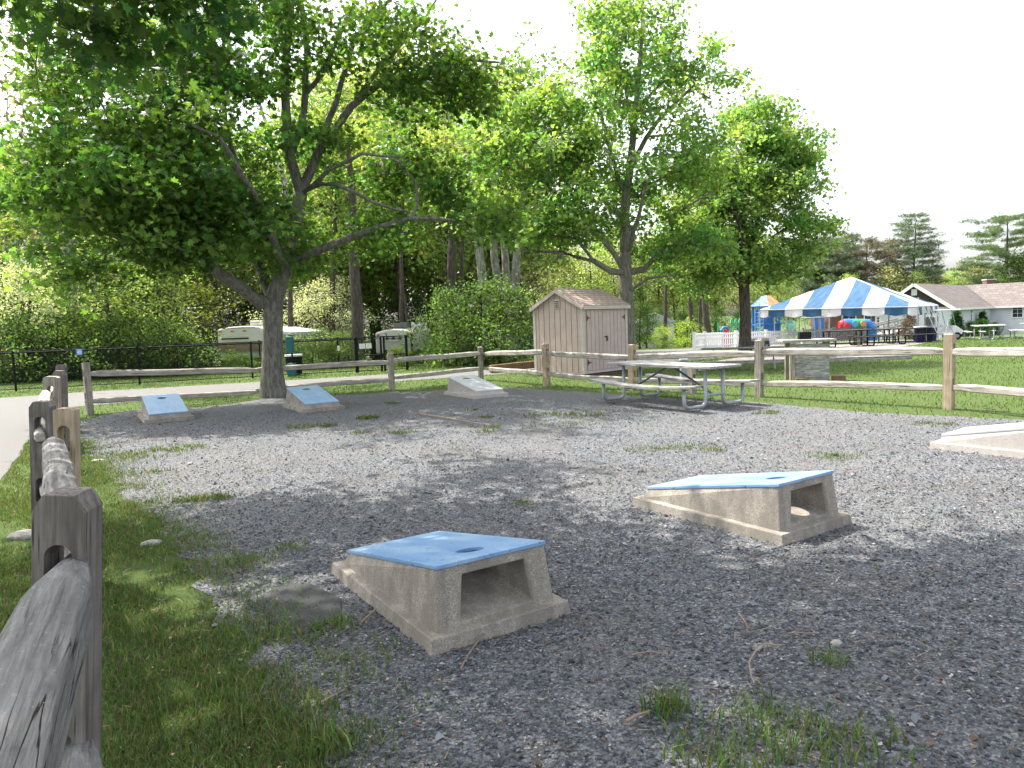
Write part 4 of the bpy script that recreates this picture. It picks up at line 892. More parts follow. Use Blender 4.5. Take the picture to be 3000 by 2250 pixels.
# ---------------------------------------------------------------- trailers, pavilion, car, cabins
def trailer(u0, u1, vt, vb, Y0, D, label, kind=0):
    x0, x1 = (u0 - 1500) / F * Y0, (u1 - 1500) / F * Y0; zt_ = P((u0 + u1) / 2, vt, Y0).z; zb = float(gz(0, Y0)) + .45; W = x1 - x0
    root = empty('travel_trailer', ((x0 + x1) / 2, Y0, zb - .45), label, 'travel trailer')
    s = MB(); n = 8; prof = [(x0, zb), (x1, zb), (x1, zt_ - .12)] + [(x1 - W * t, zt_ - .12 + .12 * math.sin(math.pi * t)) for t in (.12, .3, .5, .7, .88)] + [(x0, zt_ - .12)]
    s.prism([(a, Y0, z) for a, z in prof], (0, D, 0)); s.build('body', M['rv'], root, .06)
    for sx in (.2, .8): wh = MB().tube([(x0 + W * sx, Y0 + .5, zb - .15), (x0 + W * sx, Y0 + .9, zb - .15)], .32, 14).build('wheel', M['rubber'], root)
    MB().box(((x0 + x1) / 2, Y0 + D * .35, zt_ + .14), (.6, .8, .24)).build('roof_unit', M['rv'] if kind != 1 else M['steel'], root, .04)
    s = MB(); [s.box((x0 + W * t, Y0 - .01, zt_ - .22), (.14, .02, .05)) for t in ((.08, .92) if kind else (.06, .3, .55))]; s.build('marker_light', M['red_pl'], root)
    MB().box((x0 + W * (.42 if kind == 1 else .25), Y0 - .01, zt_ - 1.05), (.6, .03, .42)).build('window', M['glass'], root, .03)
    if kind == 1:
        s = MB(); xm = x0 + W * .5
        for i in range(3): s.prism([(xm - .36 + i * .26, Y0 - .02, zt_ - .42), (xm - .18 + i * .26, Y0 - .02, zt_ - .42), (xm - .25 + i * .26, Y0 - .02, zt_ - .27)], (0, -.01, 0))
        lg = s.build('logo', M['rust'], root); MB().box((xm + .0, Y0 - .02, zt_ - .47), (.5, .01, .04)).build('script', M['sign_white'], lg)
    if kind == 0:
        MB().box(((x0 + x1) / 2, Y0 - .03, zt_ - .95), (W, .06, .42)).build('tan_band', M['rv_tan'], root); MB().box((x0 + W * .35, Y0 - .02, zt_ - .55), (W * .55, .05, .05)).build('grille', M['black'], root)
    return root
trailer(646, 790, 955, 0, 33, 6.5, 'white travel trailer with a tan band behind the big maple trunk', 0)
trailer(1106, 1211, 964, 0, 30, 7.5, 'cream travel trailer with a red mark and dark window right of the dog run gate', 1)
trailer(241, 420, 976, 0, 42, 3, 'white travel trailer roof showing above the hedge at left', 2)
b = MB(); p, q = P(815, 963, 32), P(905, 975, 31); b.beam(p, q, 2.0, .12); b.beam(Vector((q.x - .1, q.y - .8, gz(0, 31))), q + Vector((-.1, -.8, 0)), .06, .06); b.beam(Vector((p.x + .1, p.y - .8, gz(0, 31))), p + Vector((.1, -.8, 0)), .06, .06)
b.thing('awning', M['grey_paint'], 'flat white awning slanting out to the right of the big maple trunk', 'awning')
def pavilion():
    Y0 = 27; x = lambda u: (u - 1500) / F * Y0; root = empty('garden_hut', (x(138), Y0, gz(0, Y0)), 'small tan hut with a pointed roof behind the hedge at far left', 'hut'); zt_ = P(140, 993, Y0).z; ze = P(140, 1009, Y0).z
    MB().box(((x(113) + x(160)) / 2, Y0 + .5, (ze + gz(0, Y0)) / 2), (x(157) - x(116), 1.0, ze - float(gz(0, Y0)))).build('wall', M['rv_tan'], root)
    s = MB(); a, b_ = x(105), x(172); s.add([(a, Y0 - .2, ze), (b_, Y0 - .2, ze), (b_, Y0 + 1.2, ze), (a, Y0 + 1.2, ze), ((a + b_) / 2 - .1, Y0 + .5, zt_), ((a + b_) / 2 + .1, Y0 + .5, zt_)], [(0, 1, 5, 4), (1, 2, 5), (2, 3, 4, 5), (3, 0, 4), (3, 2, 1, 0)]); s.build('roof', M['shingle_house'], root, uvf=lambda v, n: (v.x, v.z + v.y))
    Y0 = 30; r = empty('cabin', (x(20) * 30 / 27, 30, gz(0, 30)), 'dark red trimmed cabin partly hidden by bushes at the far left edge', 'cabin'); x = lambda u: (u - 1500) / F * 30
    MB().box((x(-60), 32, .0 + .1), (5.5, 3, 2.2)).build('wall', M['cedar'], r, uvf=lambda v, n: (v.x, v.z)); MB().box((x(-60), 32, 1.28), (6, 3.6, .12)).build('roof', M['grey_paint'], r); MB().box((x(-60), 30.45, 1.13), (5.6, .06, .14)).build('trim', M['red_pl'], r)
pavilion()
b_ = on(1905, 60); r_ = empty('white_cabin', b_, 'small white cabin half hidden by a young pine beyond the parking area', 'cabin')
MB().box((b_.x + .5, 61, b_.z + 1.0), (3.0, 3, 2.0)).build('wall', M['vinyl'], r_); s = MB(); z = b_.z + 2.0; s.prism([(b_.x - 1.2, 59.3, z), (b_.x + 2.2, 59.3, z), (b_.x + .5, 59.3, z + .8)], (0, 3.4, 0)); s.build('roof', M['grey_paint'], r_)
b_ = on(1965, 68); r_ = empty('brown_cabin', b_, 'low cabin with a pale brown roof among the trunks beyond the parking area', 'cabin')
MB().box((b_.x + .4, 69, b_.z + 1.0), (4, 3, 2.0)).build('wall', M['rv_tan'], r_); MB().box((b_.x + .4, 68.6, b_.z + 2.1), (4.8, 3.6, .35)).build('roof', M['shingle_house'], r_, uvf=lambda v, n: (v.x, v.y + v.z))
b_ = on(1232, 36); r_ = empty('white_outbuilding', b_, 'narrow white slatted outbuilding behind the bushes right of the cream trailer', 'outbuilding'); MB().box((b_.x, 36.5, b_.z + .95), (.7, .8, 1.9)).build('wall', M['vinyl'], r_); s = MB(); [s.box((b_.x, 36.08, b_.z + .3 + .14 * i), (.62, .03, .05)) for i in range(11)]; s.build('slats', M['grey_paint'], r_)
def car(u, Y0):
    c = on(u, Y0); root = empty('parked_car', c, 'dark blue car parked in the shade behind the left side of the shed', 'car'); x, y, z = c
    MB().prism([(x - 1.9, y, z + .3), (x + 1.9, y, z + .3), (x + 1.95, y, z + .75), (x + 1.1, y, z + .9), (x + .55, y, z + 1.3), (x - .8, y, z + 1.32), (x - 1.4, y, z + .92), (x - 1.95, y, z + .8)], (0, 1.7, 0)).build('body', M['navy'], root, .06)
    MB().prism([(x - 1.15, y - .01, z + .92), (x + .9, y - .01, z + .92), (x + .5, y - .01, z + 1.24), (x - .75, y - .01, z + 1.26)], (0, 1.72, 0)).build('window', M['glass'], root)
    for sx in (-1.2, 1.2):
        w_ = MB().tube([(x + sx, y - .02, z + .32), (x + sx, y + .2, z + .32)], .32, 16).build('wheel', M['rubber'], root); MB().tube([(x + sx, y - .03, z + .32), (x + sx, y + .1, z + .32)], .19, 12).build('rim', M['galv'], w_)
car(1535, 34)
b = MB(); pts = [P(-100, 962, 33), P(250, 964, 33), P(600, 950, 33), P(760, 945, 33)]; b.tube(pts, .012, 4); pts = [p - Vector((0, 0, .22)) for p in pts]; b.tube(pts, .012, 4)
b.thing('utility_wire', M['black'], 'pair of thin utility wires crossing the trees at left above the trailer', 'wire')
c = on(1207, 34); r_ = empty('light_pole', c, 'thin wooden pole with a flat lamp arm above the cream trailer', 'light pole'); zt_ = P(1205, 860, 34).z; MB().tube([c, (c.x - .15, c.y, zt_)], [.09, .06], 8).build('pole', M['bark2'], r_); zz = P(1205, 899, 34).z; MB().box((c.x + .1, c.y - .1, zz), (.36, .2, .07)).build('lamp', M['steel'], r_)

# ================================================================ trees
def leaf_template(kind):
    if kind == 'maple':
        o = [(0, 0), (.30, -.10), (.24, .14), (.58, .26), (.30, .42), (.40, .80), (.14, .62), (0, 1.05)]; o = o + [(-x, y) for x, y in o[-2:0:-1]]
        V = [(0, .34, .0)] + [(x, y, abs(x) * .28 - .12 * y * y) for x, y in o]; n = len(o); return np.array(V, float), np.array([(0, 1 + i, 1 + (i + 1) % n) for i in range(n)])
    if kind == 'maple_lo':
        o = [(0, -.05), (.28, .08), (.52, .30), (.26, .50), (0, 1.0), (-.26, .50), (-.52, .30), (-.28, .08)]
        V = [(x, y, abs(x) * .3 - .1 * y * y) for x, y in o]; return np.array(V, float), np.array([(0, 1, 7), (1, 2, 3), (7, 5, 6), (1, 3, 7), (7, 3, 5), (3, 4, 5)])
    if kind == 'diamond':
        return np.array([(0, 0, 0), (.34, .5, .12), (0, 1, -.08), (-.34, .5, .12)], float), np.array([(0, 1, 2), (0, 2, 3)])
    if kind == 'needle':
        V, T = [], []
        for i in range(6):
            a = i / 6 * 6.283 + .4; d = np.array([math.cos(a) * .65, .55 + .25 * math.sin(a * 2), math.sin(a) * .65]); p = np.array([math.sin(a), 0, -math.cos(a)]) * .045; b = len(V); V += [tuple(-p), tuple(p), tuple(d)]; T.append((b, b + 1, b + 2))
        return np.array(V), np.array(T)
def scatter(cent, size, kind, rg, updir=None, droop=.35):
    """oriented copies of one leaf; returns V, T"""
    TV, TT = leaf_template(kind); n = len(cent)
    nz = rg.normal(size=(n, 3)) * .75; nz[:, 2] += .9
    if updir is not None: nz += updir
    nz /= np.linalg.norm(nz, axis=1, keepdims=True)
    yd = rg.normal(size=(n, 3)); yd[:, 2] -= droop * 1.5; yd -= nz * (yd * nz).sum(1, keepdims=True); yd /= np.linalg.norm(yd, axis=1, keepdims=True) + 1e-9
    xd = np.cross(yd, nz); s = np.asarray(size).reshape(-1, 1, 1)
    V = cent[:, None, :] + s * (TV[None, :, 0:1] * xd[:, None, :] + TV[None, :, 1:2] * yd[:, None, :] + TV[None, :, 2:3] * nz[:, None, :])
    k = len(TV); T = TT[None] + (np.arange(n) * k)[:, None, None]; return V.reshape(-1, 3), T.reshape(-1, 3), k
def grow(limbs, tips, rg, step=.45, bend=.35, upw=.12):
    """limbs: list of (points, radii); tips: Nx3. Returns nodes, parents, fixed radii"""
    N, Pn, Rr = [], [], []
    for pts, rad in limbs:
        pts = np.array([tuple(p) for p in pts]); prev = -1
        if N:
            D = np.linalg.norm(np.array(N) - pts[0], axis=1); prev = int(D.argmin())
        L = 0
        for i in range(len(pts)):
            if i == 0:
                if prev < 0: N.append(pts[0]); Pn.append(-1); Rr.append(rad[0]); prev = 0
                continue
            a, b_ = pts[i - 1], pts[i]; m = max(1, int(np.linalg.norm(b_ - a) / step))
            for j in range(1, m + 1):
                t = j / m; wob = rg.normal(size=3) * (.02 if j < m else 0) * min(1, step * 2); N.append(a + (b_ - a) * t + wob); Pn.append(prev); Rr.append(rad[i - 1] + (rad[i] - rad[i - 1]) * t); prev = len(N) - 1
    A = np.zeros((len(N) + len(tips) * 9, 3)); A[:len(N)] = N; n = len(N); tips = np.array(tips)
    D0 = np.array([np.linalg.norm(A[:n] - t, axis=1).min() for t in tips]); order = np.argsort(D0); ends = []
    for ti in order:
        t = tips[ti]; d = t - A[:n]; dist = np.linalg.norm(d, axis=1); cost = dist + np.maximum(0, -d[:, 2]) * .5 + .25 * np.maximum(0, .6 - dist)
        j = int(cost.argmin()); L = dist[j]; m = max(1, min(8, int(round(L / step)))); p0 = A[j].copy(); pj = Pn[j]
        pd = (A[j] - A[pj]) if pj >= 0 else np.array([0, 0, 1.]); pd = pd / (np.linalg.norm(pd) + 1e-9); c1 = p0 + pd * L * bend + np.array([0, 0, upw * L]); prev = j
        for k in range(1, m + 1):
            s = k / m; q = (1 - s) ** 2 * p0 + 2 * s * (1 - s) * c1 + s * s * t + (rg.normal(size=3) * .035 * min(L, 1) if k < m else 0)
            A[n] = q; Pn.append(prev); Rr.append(0); prev = n; n += 1
        ends.append(prev)
    return A[:n], np.array(Pn), np.array(Rr), np.array(ends)
def branch_mesh(A, Pn, Rr, ends, rtip=.006, ex=2.35, sides=6, name='trunk', mat=None, flare=1.35, zbase=0.0, kmax=None):
    n = len(A); acc = np.zeros(n); acc[ends] = rtip ** ex
    for i in range(n - 1, 0, -1):
        if acc[i] == 0: acc[i] = rtip ** ex
        acc[Pn[i]] += acc[i]
    r = acc ** (1 / ex); fixed = Rr > 0
    r0 = np.maximum(r, 1e-5)
    # scale twigs so that they never exceed the limb they leave
    r = np.where(fixed, Rr, r0 * 1.0)
    for i in range(1, n):
        if not fixed[i]: r[i] = min(r[i], r[Pn[i]] * .72 if fixed[Pn[i]] else r[Pn[i]])
    if flare > 1: r = r * (1 + (flare - 1) * np.exp(-np.maximum(0, A[:, 2] - zbase) / .28) * fixed)
    T = np.zeros((n, 3)); T[0] = (0, 0, 1)
    for i in range(1, n): T[i] = A[i] - A[Pn[i]]
    T /= np.linalg.norm(T, axis=1, keepdims=True) + 1e-9
    used = np.zeros(n, bool); V, Q = [], []; vb = 0
    ST = T.copy()
    for i in range(1, n):                                        # first child continues the parent's ring
        p = Pn[i]
        if not used[p] and r[i] > .6 * r[p]: used[p] = True; ST[i] = T[p]; rs = r[p]
        else: ST[i] = T[i]; rs = r[i] * 1.0
        S = 12 if r[i] > .07 else (7 if r[i] > .02 else 4); a = np.arange(S) * 2 * np.pi / S; ca, sa = np.cos(a)[:, None], np.sin(a)[:, None]
        for (c, t, rr) in ((A[p], ST[i], rs), (A[i], T[i], r[i])):
            ref = np.array([1., .13, .07]) if abs(t[0]) < .9 else np.array([0, 1., 0]); x = ref - t * ref.dot(t); x /= np.linalg.norm(x); y = np.cross(t, x); V.append(c + (x * ca + y * sa) * rr)
        k = np.arange(S); Q.append(np.stack([vb + k, vb + (k + 1) % S, vb + S + (k + 1) % S, vb + S + k], 1)); vb += 2 * S
    me = fast_mesh(name, np.concatenate(V), np.concatenate(Q), None, [mat or M['bark1']], smooth=True); return me
def blob_tips(blobs, rg, clump=6):
    out = []
    for (c, rx, ry, rz, n) in blobs:
        d = rg.normal(size=(n, 3)); d /= np.linalg.norm(d, axis=1, keepdims=True); r = rg.random(n) ** .5
        if clump and n > 10:
            m = max(3, n // clump); q = rg.integers(0, m, n); d, r = d[q], r[q]; out.append(np.array(tuple(c)) + d * r[:, None] * np.array([rx, ry, rz]) + rg.normal(size=(n, 3)) * np.array([.34, .34, .17])); continue
        out.append(np.array(tuple(c)) + d * r[:, None] * np.array([rx, ry, rz]))
    return np.concatenate(out)
def foliage(tips, per, spread, size, col, kind, rg, var=.25, name='crown', mat=None, hue=.2, flat=.6):
    n = len(tips); ct = np.repeat(tips, per, 0); ct = ct + rg.normal(size=ct.shape) * np.array([spread, spread, spread * flat]); s = size * rg.uniform(.65, 1.25, len(ct))
    V, T, k = scatter(ct, s, kind, rg); c = np.array(col)[None] * np.exp(rg.normal(size=(n, 1)) * var); h = rg.normal(size=(n, 1)) * hue; c = c * np.concatenate([1 + h, 1 + h * .25, np.ones((n, 1))], 1)
    c = np.repeat(c, per, 0) * np.exp(rg.normal(size=(len(ct), 1)) * .16); c = np.clip(np.repeat(c, k, 0), .002, .6); return fast_mesh(name, V, T, c, [mat or M['leaf']])
def put_tree(name, base, tm, cm, label, cat='tree', group=None):
    base = Vector(base); r = empty(name, base, label, cat, group)
    for nm, me in (('trunk', tm), ('crown', cm)):
        if me is None: continue
        co = np.empty(len(me.vertices) * 3, np.float32); me.vertices.foreach_get('co', co); me.vertices.foreach_set('co', (co.reshape(-1, 3) - np.array(base, np.float32)).ravel()); link(nm, me, r)
    return r
def pl(*pts): return [P(u, v, Y) for u, v, Y in pts]

def tree_maple_big():
    rg = np.random.default_rng(11); Y = 16.3; b0 = G(800, 1160)
    limbs = [([b0 - Vector((0, 0, .1)), P(797, 1080, Y), P(800, 980, Y), P(800, 890, Y)], [.245, .225, .215, .22]),
             (pl((800, 890, Y), (833, 770, Y), (868, 637, Y), (882, 565, Y + .1)), [.205, .185, .16, .145]),
             (pl((795, 930, Y), (760, 885, 16.1), (715, 850, 15.8), (651, 807, 15.3), (575, 735, 14.9), (500, 650, 14.7), (410, 555, 14.5), (300, 470, 14.3)), [.17, .155, .14, .12, .095, .07, .045, .025]),
             (pl((800, 880, Y), (770, 800, 16.6), (745, 745, 16.7), (705, 660, 16.8), (694, 488, 16.8), (660, 350, 16.7), (640, 180, 16.5)), [.14, .12, .11, .09, .07, .05, .03]),
             (pl((715, 690, 16.8), (660, 620, 16.2), (600, 540, 15.8), (500, 430, 15.2), (380, 330, 14.8)), [.085, .075, .06, .045, .03]),
             (pl((882, 565, Y + .1), (850, 460, 16.4), (838, 330, 16.4), (834, 200, 16.3), (850, 60, 16.2), (870, -150, 16)), [.12, .11, .1, .085, .07, .045]),
             (pl((850, 460, 16.4), (890, 330, 16.7), (900, 170, 16.8), (880, 0, 16.9), (860, -150, 17)), [.085, .08, .07, .06, .04]),
             (pl((882, 565, Y + .1), (930, 450, 16.5), (1028, 312, 16.6), (1110, 245, 16.5), (1190, 220, 16.4), (1370, 174, 16.2), (1480, 184, 16)), [.12, .1, .085, .075, .06, .04, .02]),
             (pl((900, 510, 16.4), (950, 400, 16.8), (985, 300, 16.9), (1033, 136, 17), (1115, 33, 17), (1180, -60, 17)), [.08, .075, .07, .055, .04, .025]),
             (pl((1028, 312, 16.6), (1120, 190, 16.6), (1240, 60, 16.5), (1290, -20, 16.4)), [.06, .05, .035, .02]),
             (pl((900, 300, 16.7), (963, 170, 16.4), (1033, 20, 16.2), (1060, -80, 16)), [.06, .05, .04, .03]),
             (pl((855, 765, Y), (930, 735, 16.2), (1017, 700, 16.1), (1125, 662, 15.9), (1201, 640, 15.8), (1350, 648, 15.6)), [.10, .09, .08, .065, .05, .025]),
             (pl((892, 535, Y), (980, 540, 15.8), (1090, 590, 15.5), (1200, 620, 15.3)), [.05, .045, .035, .02]),
             (pl((880, 590, Y), (960, 500, 15.6), (1060, 450, 15.1), (1180, 460, 14.9)), [.05, .045, .035, .02]),
             (pl((830, 800, Y), (800, 700, 15), (740, 560, 14), (640, 400, 13)), [.1, .08, .06, .04]),
             (pl((840, 760, Y), (850, 640, 18), (820, 480, 19.5), (760, 300, 20.5)), [.1, .08, .06, .04])]
    B_ = [((430, 470, 14.4), 2.5, 2.2, 1.9, 170), ((220, 560, 13.8), 2.1, 2, 1.5, 100), ((500, 690, 14.2), 1.3, 1.0, .7, 45), ((600, 300, 15.8), 2.2, 2.3, 2.0, 120), ((230, 260, 14.8), 2.5, 2, 1.8, 90), ((670, 640, 15.2), 1.4, 1.2, 1.0, 60), ((560, 640, 14.6), 1.6, 1.5, .9, 60),
          ((820, 560, 17.6), 1.7, 1.5, 1.7, 50), ((1010, 715, 17.2), 1.8, 1.4, .7, 70), ((1230, 610, 16.8), 1.6, 1.6, 1.0, 60), ((1130, 470, 17.2), 1.6, 1.6, 1.1, 45), ((1360, 270, 16.3), 1.3, 1.2, .6, 50), ((1180, 110, 16.4), 1.7, 1.2, .6, 36),
          ((1230, 250, 16.5), 1.3, 1.2, .5, 30), ((850, 120, 16.2), 1.3, 1.2, 1.4, 30), ((760, -200, 16), 4.2, 3.2, 2.2, 120), ((560, 500, 19), 3.0, 2, 2.2, 60), ((1400, 640, 15.7), .9, 1, .7, 22), ((420, 120, 15.5), 2.6, 2.2, 1.3, 70), ((250, 760, 14.5), 1.0, 1, .5, 20)]
    tips = blob_tips([(P(*c), rx, ry, rz, n) for c, rx, ry, rz, n in B_], rg); A, Pn, Rr, en = grow(limbs, tips, rg, step=.4)
    tm = branch_mesh(A, Pn, Rr, en, .0065, 2.35, mat=M['bark1']); cm = foliage(tips, 34, .25, .128, (.10, .18, .042), 'maple', rg, .32)
    t = put_tree('maple_tree', (b0.x, b0.y, 0), tm, cm, 'big spreading maple with a forked grey trunk standing at the rail fence')
    return t
tree_maple_big()
def tree_maple_mid():
    rg = np.random.default_rng(12); Y = 22.5; b0 = on(1838, Y)
    limbs = [([b0 - Vector((0, 0, .1)), P(1838, 960, Y), P(1834, 860, Y), P(1832, 740, Y), P(1830, 640, Y), P(1845, 500, Y), P(1865, 300, Y), P(1880, 120, Y), P(1885, 0, Y)], [.27, .24, .23, .18, .15, .12, .09, .055, .03]),
             (pl((1832, 815, Y), (1790, 795, 22), (1740, 765, 21.6), (1651, 741, 21.2), (1560, 735, 21), (1480, 722, 20.8)), [.12, .1, .08, .06, .04, .02]),
             (pl((1740, 765, 21.6), (1690, 700, 21.4), (1600, 690, 21.2), (1500, 650, 21)), [.06, .05, .035, .02]),
             (pl((1828, 650, Y), (1780, 600, 22.1), (1729, 518, 21.8), (1645, 422, 21.5), (1560, 330, 21.3)), [.1, .085, .07, .05, .025]),
             (pl((1832, 590, Y), (1800, 480, 22.5), (1760, 330, 22.4), (1720, 180, 22.3)), [.08, .065, .045, .025]),
             (pl((1850, 490, Y), (1895, 400, 22.7), (1934, 345, 22.8), (2042, 241, 22.9), (2090, 150, 22.9)), [.08, .07, .06, .035, .018]),
             (pl((1865, 330, Y), (1950, 230, 22.4), (1975, 90, 22.3)), [.05, .04, .02]), (pl((1860, 380, Y), (1830, 250, 22.7), (1800, 90, 22.9)), [.055, .04, .02]),
             (pl((1842, 825, Y), (1885, 790, 22.4), (1952, 723, 22.3), (2073, 693, 22.1)), [.12, .1, .07, .035]), (pl((1840, 830, Y), (1900, 815, 21.9), (1980, 805, 21.3)), [.06, .045, .03]),
             (pl((1834, 760, Y), (1870, 640, 21.4), (1900, 500, 20.6)), [.08, .06, .03]), (pl((1834, 700, Y), (1800, 600, 23.6), (1780, 400, 24.6)), [.08, .06, .03]), (pl((1834, 775, Y), (1700, 640, 21.6), (1600, 540, 21.2), (1520, 480, 21)), [.09, .06, .04, .02])]
    B_ = [((1840, 50, 22.5), 1.9, 1.7, 1.1, 62), ((1830, 210, 22.5), 3.0, 2.3, 1.2, 128), ((1600, 300, 22), 2.1, 2, 1.4, 105), ((2030, 280, 22.8), 1.2, 1.5, 1.1, 45), ((1790, 440, 22), 3.2, 2.5, 1.3, 145), ((1530, 520, 21.8), 2.0, 1.9, 1.5, 100),
          ((1960, 540, 22.5), 1.9, 2.2, 1.4, 85), ((1590, 690, 21.5), 2.0, 1.7, .7, 60), ((1900, 700, 22.5), 2.0, 1.8, .9, 70), ((1700, 620, 21), 1.5, 1.4, .9, 60), ((1440, 400, 22), .9, 1.2, 1.5, 40), ((2085, 130, 22.9), .3, .3, .35, 7), ((2100, 700, 22.2), .9, 1, .6, 25), ((2080, 470, 22.8), 1.0, 1.2, 1.2, 45), ((1470, 620, 21.6), 1.0, 1.2, .8, 40)]
    tips = blob_tips([(P(*c), rx, ry, rz, n) for c, rx, ry, rz, n in B_], rg); A, Pn, Rr, en = grow(limbs, tips, rg, step=.5)
    tm = branch_mesh(A, Pn, Rr, en, .0095, 2.3, mat=M['bark_pale']); cm = foliage(tips, 32, .26, .136, (.20, .31, .095), 'maple_lo', rg, .28)
    put_tree('maple_tree', b0, tm, cm, 'tall light green maple standing right behind the shed, pale branches showing through')
tree_maple_mid()
def tree_maple_right():
    rg = np.random.default_rng(13); Y = 28; b0 = on(2186, Y)
    limbs = [([b0 - Vector((0, 0, .1)), P(2184, 930, Y), P(2180, 850, Y), P(2178, 760, Y), P(2180, 640, Y), P(2185, 480, Y), P(2190, 330, Y)], [.22, .205, .20, .15, .12, .085, .03]),
             (pl((2180, 850, Y), (2150, 800, 27.7), (2100, 740, 27.4), (2030, 680, 27)), [.11, .09, .07, .03]), (pl((2180, 835, Y), (2215, 780, 28), (2270, 690, 28.1), (2350, 640, 28.2), (2440, 668, 28.3)), [.11, .09, .06, .04, .02]),
             (pl((2180, 800, Y), (2220, 640, 28.6), (2280, 500, 29), (2330, 400, 29)), [.1, .07, .05, .03]), (pl((2180, 800, Y), (2170, 680, 27), (2120, 500, 26.3)), [.1, .07, .03])]
    B_ = [((2180, 350, 28), 1.5, 1.6, 1.0, 70), ((2250, 430, 28), 1.7, 1.9, 1.3, 100), ((2200, 560, 28), 2.5, 2.2, 1.5, 170), ((2150, 710, 28), 2.2, 2.1, 1.1, 120), ((2310, 440, 28.3), .8, 1.2, 1.1, 45), ((2080, 520, 27.5), 1.5, 1.4, 1.5, 85), ((2030, 760, 27.4), 1.5, 1.4, .8, 60), ((2340, 740, 28), 1.0, 1.2, .6, 36), ((2290, 620, 28), 1.2, 1.5, 1.0, 65),
          ((2040, 660, 27.6), 1.2, 1.4, 1.2, 55), ((2260, 790, 27.8), 1.3, 1.2, .6, 45), ((2090, 810, 27.6), 1.2, 1.2, .55, 36), ((2395, 700, 28.2), .6, .6, .5, 14), ((2435, 668, 28.3), .3, .3, .2, 6)]
    tips = blob_tips([(P(*c), rx, ry, rz, n) for c, rx, ry, rz, n in B_], rg); A, Pn, Rr, en = grow(limbs, tips, rg, step=.55)
    tm = branch_mesh(A, Pn, Rr, en, .006, 2.3, mat=M['bark2']); cm = foliage(tips, 34, .28, .15, (.20, .30, .10), 'maple_lo', rg, .28)
    put_tree('maple_tree', b0, tm, cm, 'darker green maple with a straight dark trunk beside the playground fence')
tree_maple_right()
def tree_overhead():
    rg = np.random.default_rng(14); b0 = Vector((-6.6, 3.4, 0))
    limbs = [([b0, b0 + Vector((.1, .1, 2.2)), b0 + Vector((.3, .4, 4.6)), b0 + Vector((.8, .8, 7.5)), b0 + Vector((1.2, 1, 10.5))], [.28, .24, .2, .13, .05]),
             ([b0 + Vector((.2, .3, 3.6)), (-5, 5.2, 5.4), (-3, 6.6, 6.6), (-.6, 6.8, 7.3), (1.0, 6.4, 7.6)], [.13, .11, .08, .05, .02]), ([b0 + Vector((.2, .3, 3.2)), (-6, 5.6, 4.6), (-5.3, 7.2, 5.0), (-4.2, 8.0, 4.9)], [.1, .08, .05, .02]),
             ([b0 + Vector((.4, .5, 5)), (-4.4, 4.2, 6.6), (-2.0, 4.2, 7.6), (.2, 3.9, 8)], [.11, .08, .05, .02])]
    B_ = [((-3.0, 6.4, 7.0), 2.0, 1.3, .8, 75), ((-.7, 6.6, 7.4), 1.6, 1.2, .7, 62), ((1.2, 6.2, 7.6), 1.1, 1.0, .6, 34), ((-1.6, 4.4, 7.8), 2.0, 1.3, .7, 70), ((.5, 4.2, 8.0), 1.2, 1.0, .6, 36), ((-4.8, 4.6, 7.4), 1.7, 1.5, 1.2, 70),
          ((-4.0, 9.6, 7.6), 1.6, 1.1, .6, 22), ((2.6, 5.2, 7.4), 1.0, .9, .5, 22), ((-5.4, 7.6, 6.0), 1.2, 1.1, .7, 50), ((-3.9, 7.2, 4.62), 1.1, .55, .40, 34), ((-2.9, 7.3, 5.0), .75, .5, .36, 20), ((-7.5, 6.5, 7.6), 1.6, 1.6, 1.2, 50), ((-3.4, 2.9, 7.2), 1.7, 1.4, .7, 70), ((-1.9, 2.4, 7.6), 1.4, 1.2, .6, 50), ((-2.2, 5.5, 8.6), 2.4, 1.3, .6, 90), ((.3, 5.4, 8.8), 1.6, 1.2, .6, 60), ((-4.3, 6.3, 8.4), 1.6, 1.4, .7, 60)]
    tips = blob_tips([(Vector(c), rx, ry, rz, n) for c, rx, ry, rz, n in B_], rg); A, Pn, Rr, en = grow(limbs, tips, rg, step=.35)
    tm = branch_mesh(A, Pn, Rr, en, .005, 2.3, mat=M['bark1']); cm = foliage(tips, 28, .24, .14, (.055, .11, .03), 'maple', rg, .22)
    put_tree('maple_tree', b0, tm, cm, 'nearest maple, only its large dark leaves hanging into the top left corner')
tree_overhead()

